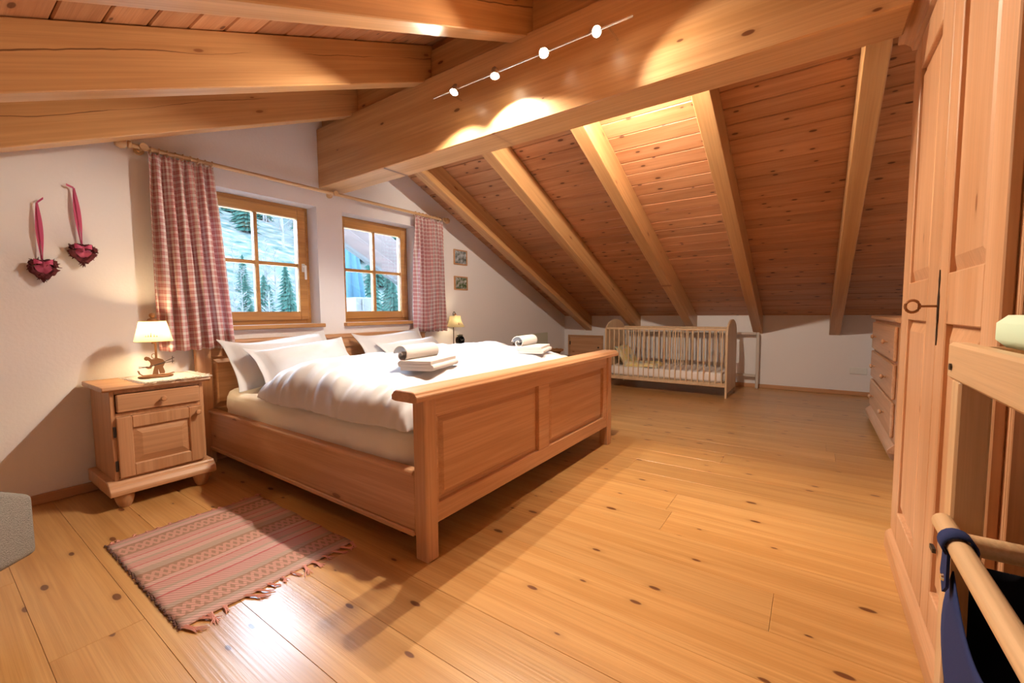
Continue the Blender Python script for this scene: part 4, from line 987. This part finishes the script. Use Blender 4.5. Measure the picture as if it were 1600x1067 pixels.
def scatter(fn, n, az0, az1, d0, d1, h0, h1):
    win = 'left' if az1 < 33 else 'right'; where = 'far up' if d0 > 29 else 'low on'
    kind_ = 'green conifer' if fn is conifer else 'pale leafless tree'
    protos = []; k = tries = 0
    while k < n and tries < 6000:
        tries += 1; a = math.radians(rnd.uniform(az0, az1)); d = rnd.uniform(d0, d1); h = rnd.uniform(h0, h1)
        x, y = d*math.sin(a), d*math.cos(a); r = h*.22 if fn is conifer else h*.27
        if any((x-p)**2+(y-q)**2 < (r+s_)**2 for p, q, s_ in placed): continue
        placed.append((x, y, r)); k += 1
        if len(protos) < 3: c = fn(x, y, h, rnd.randrange(9999)); protos.append((c, h))
        else:
            o, h_ = protos[k % 3]; c = copy_tree(o); c.location = (x, y, hz(x, y)-.2); c.scale = (h/h_,)*3; c.rotation_euler = (0, 0, rnd.uniform(0, 6))
        c['label'] = '%s %s the hillside, seen through the %s window' % (kind_, where, win); c['group'] = '%ss %s the slope, %s window' % (kind_, where, win)
scatter(conifer, 22, 17, 23.5, 34, 74, 4, 7.5); scatter(conifer, 40, 30, 46, 30, 74, 4, 8); scatter(conifer, 12, 17, 31, 15, 25, 1.3, 2.4); scatter(conifer, 16, 33, 46, 16, 27, 1.8, 3.2)
scatter(conifer, 9, 28.5, 31.5, 33, 80, 4, 7); scatter(conifer, 8, 23, 28, 50, 80, 4, 6.5); scatter(bare, 60, 21, 32, 33, 80, 4, 6.5); scatter(bare, 30, 18, 31, 14, 26, 1.5, 2.6)
struct('trim_1', box(2.6, 6.4, 3.76, 7.2, -.25, -.1), M_deck)
T = thing('closed_parasol', 'closed blue parasol standing outside the right window', 'parasol', (4.22, 6.2, -.1))
part(T, 'pole', MB().lathe([(.022, 0), (.022, 2.5)], 4.22, 6.2, 10, 'z', -.1), M_wplast, True)
def para(u, v):
    a = 2*math.pi*u; r = (.06+.15*v**.8)*(1+.14*math.cos(8*a)); return (4.22+r*math.cos(a), 6.2+r*math.sin(a), 2.42-1.15*v)
part(T, 'canopy', MB().grid(65, 8, para), M_blue, True)
part(T, 'base', MB().lathe([(.25, 0), (.25, .05), (.05, .08)], 4.22, 6.2, 20, 'z', -.1), M_iron, True)
M_wcab = plain('white_cabinet_paint', (.05, .05, .05), .9, spec=.0)
T = thing('white_cabinet', 'white box standing outside below the closed parasol', 'cabinet', (4.13, 5.75, -.1))
part(T, 'body', MB().box(3.90, 4.26, 5.6, 5.9, -.1, 1.27, bev=.01), M_wcab)
part(T, 'handle', box(4.0, 4.015, 5.585, 5.6, 1.08, 1.24), M_black)
T = thing('roof_verge', 'dark brown timber roof edge outside the right window', 'roof edge', (3.5, 4.6, 1.5))
for i, (o0, th, yy) in enumerate(((0, .20, 4.60), (.205, .2, 4.66), (.41, .2, 4.72))):
    pts = [(2.55, 2.145+o0), (4.6, 1.07+o0), (4.6, 1.07+o0+th), (2.55, 2.145+o0+th)]
    part(T, 'board', MB().prism(pts, 'y', yy, yy+.05, bev=.004), M_verge)
part(T, 'edge_strip', MB().prism([(2.55, 2.11), (4.6, 1.035), (4.6, 1.069), (2.55, 2.144)], 'y', 4.58, 4.66), M_bark)
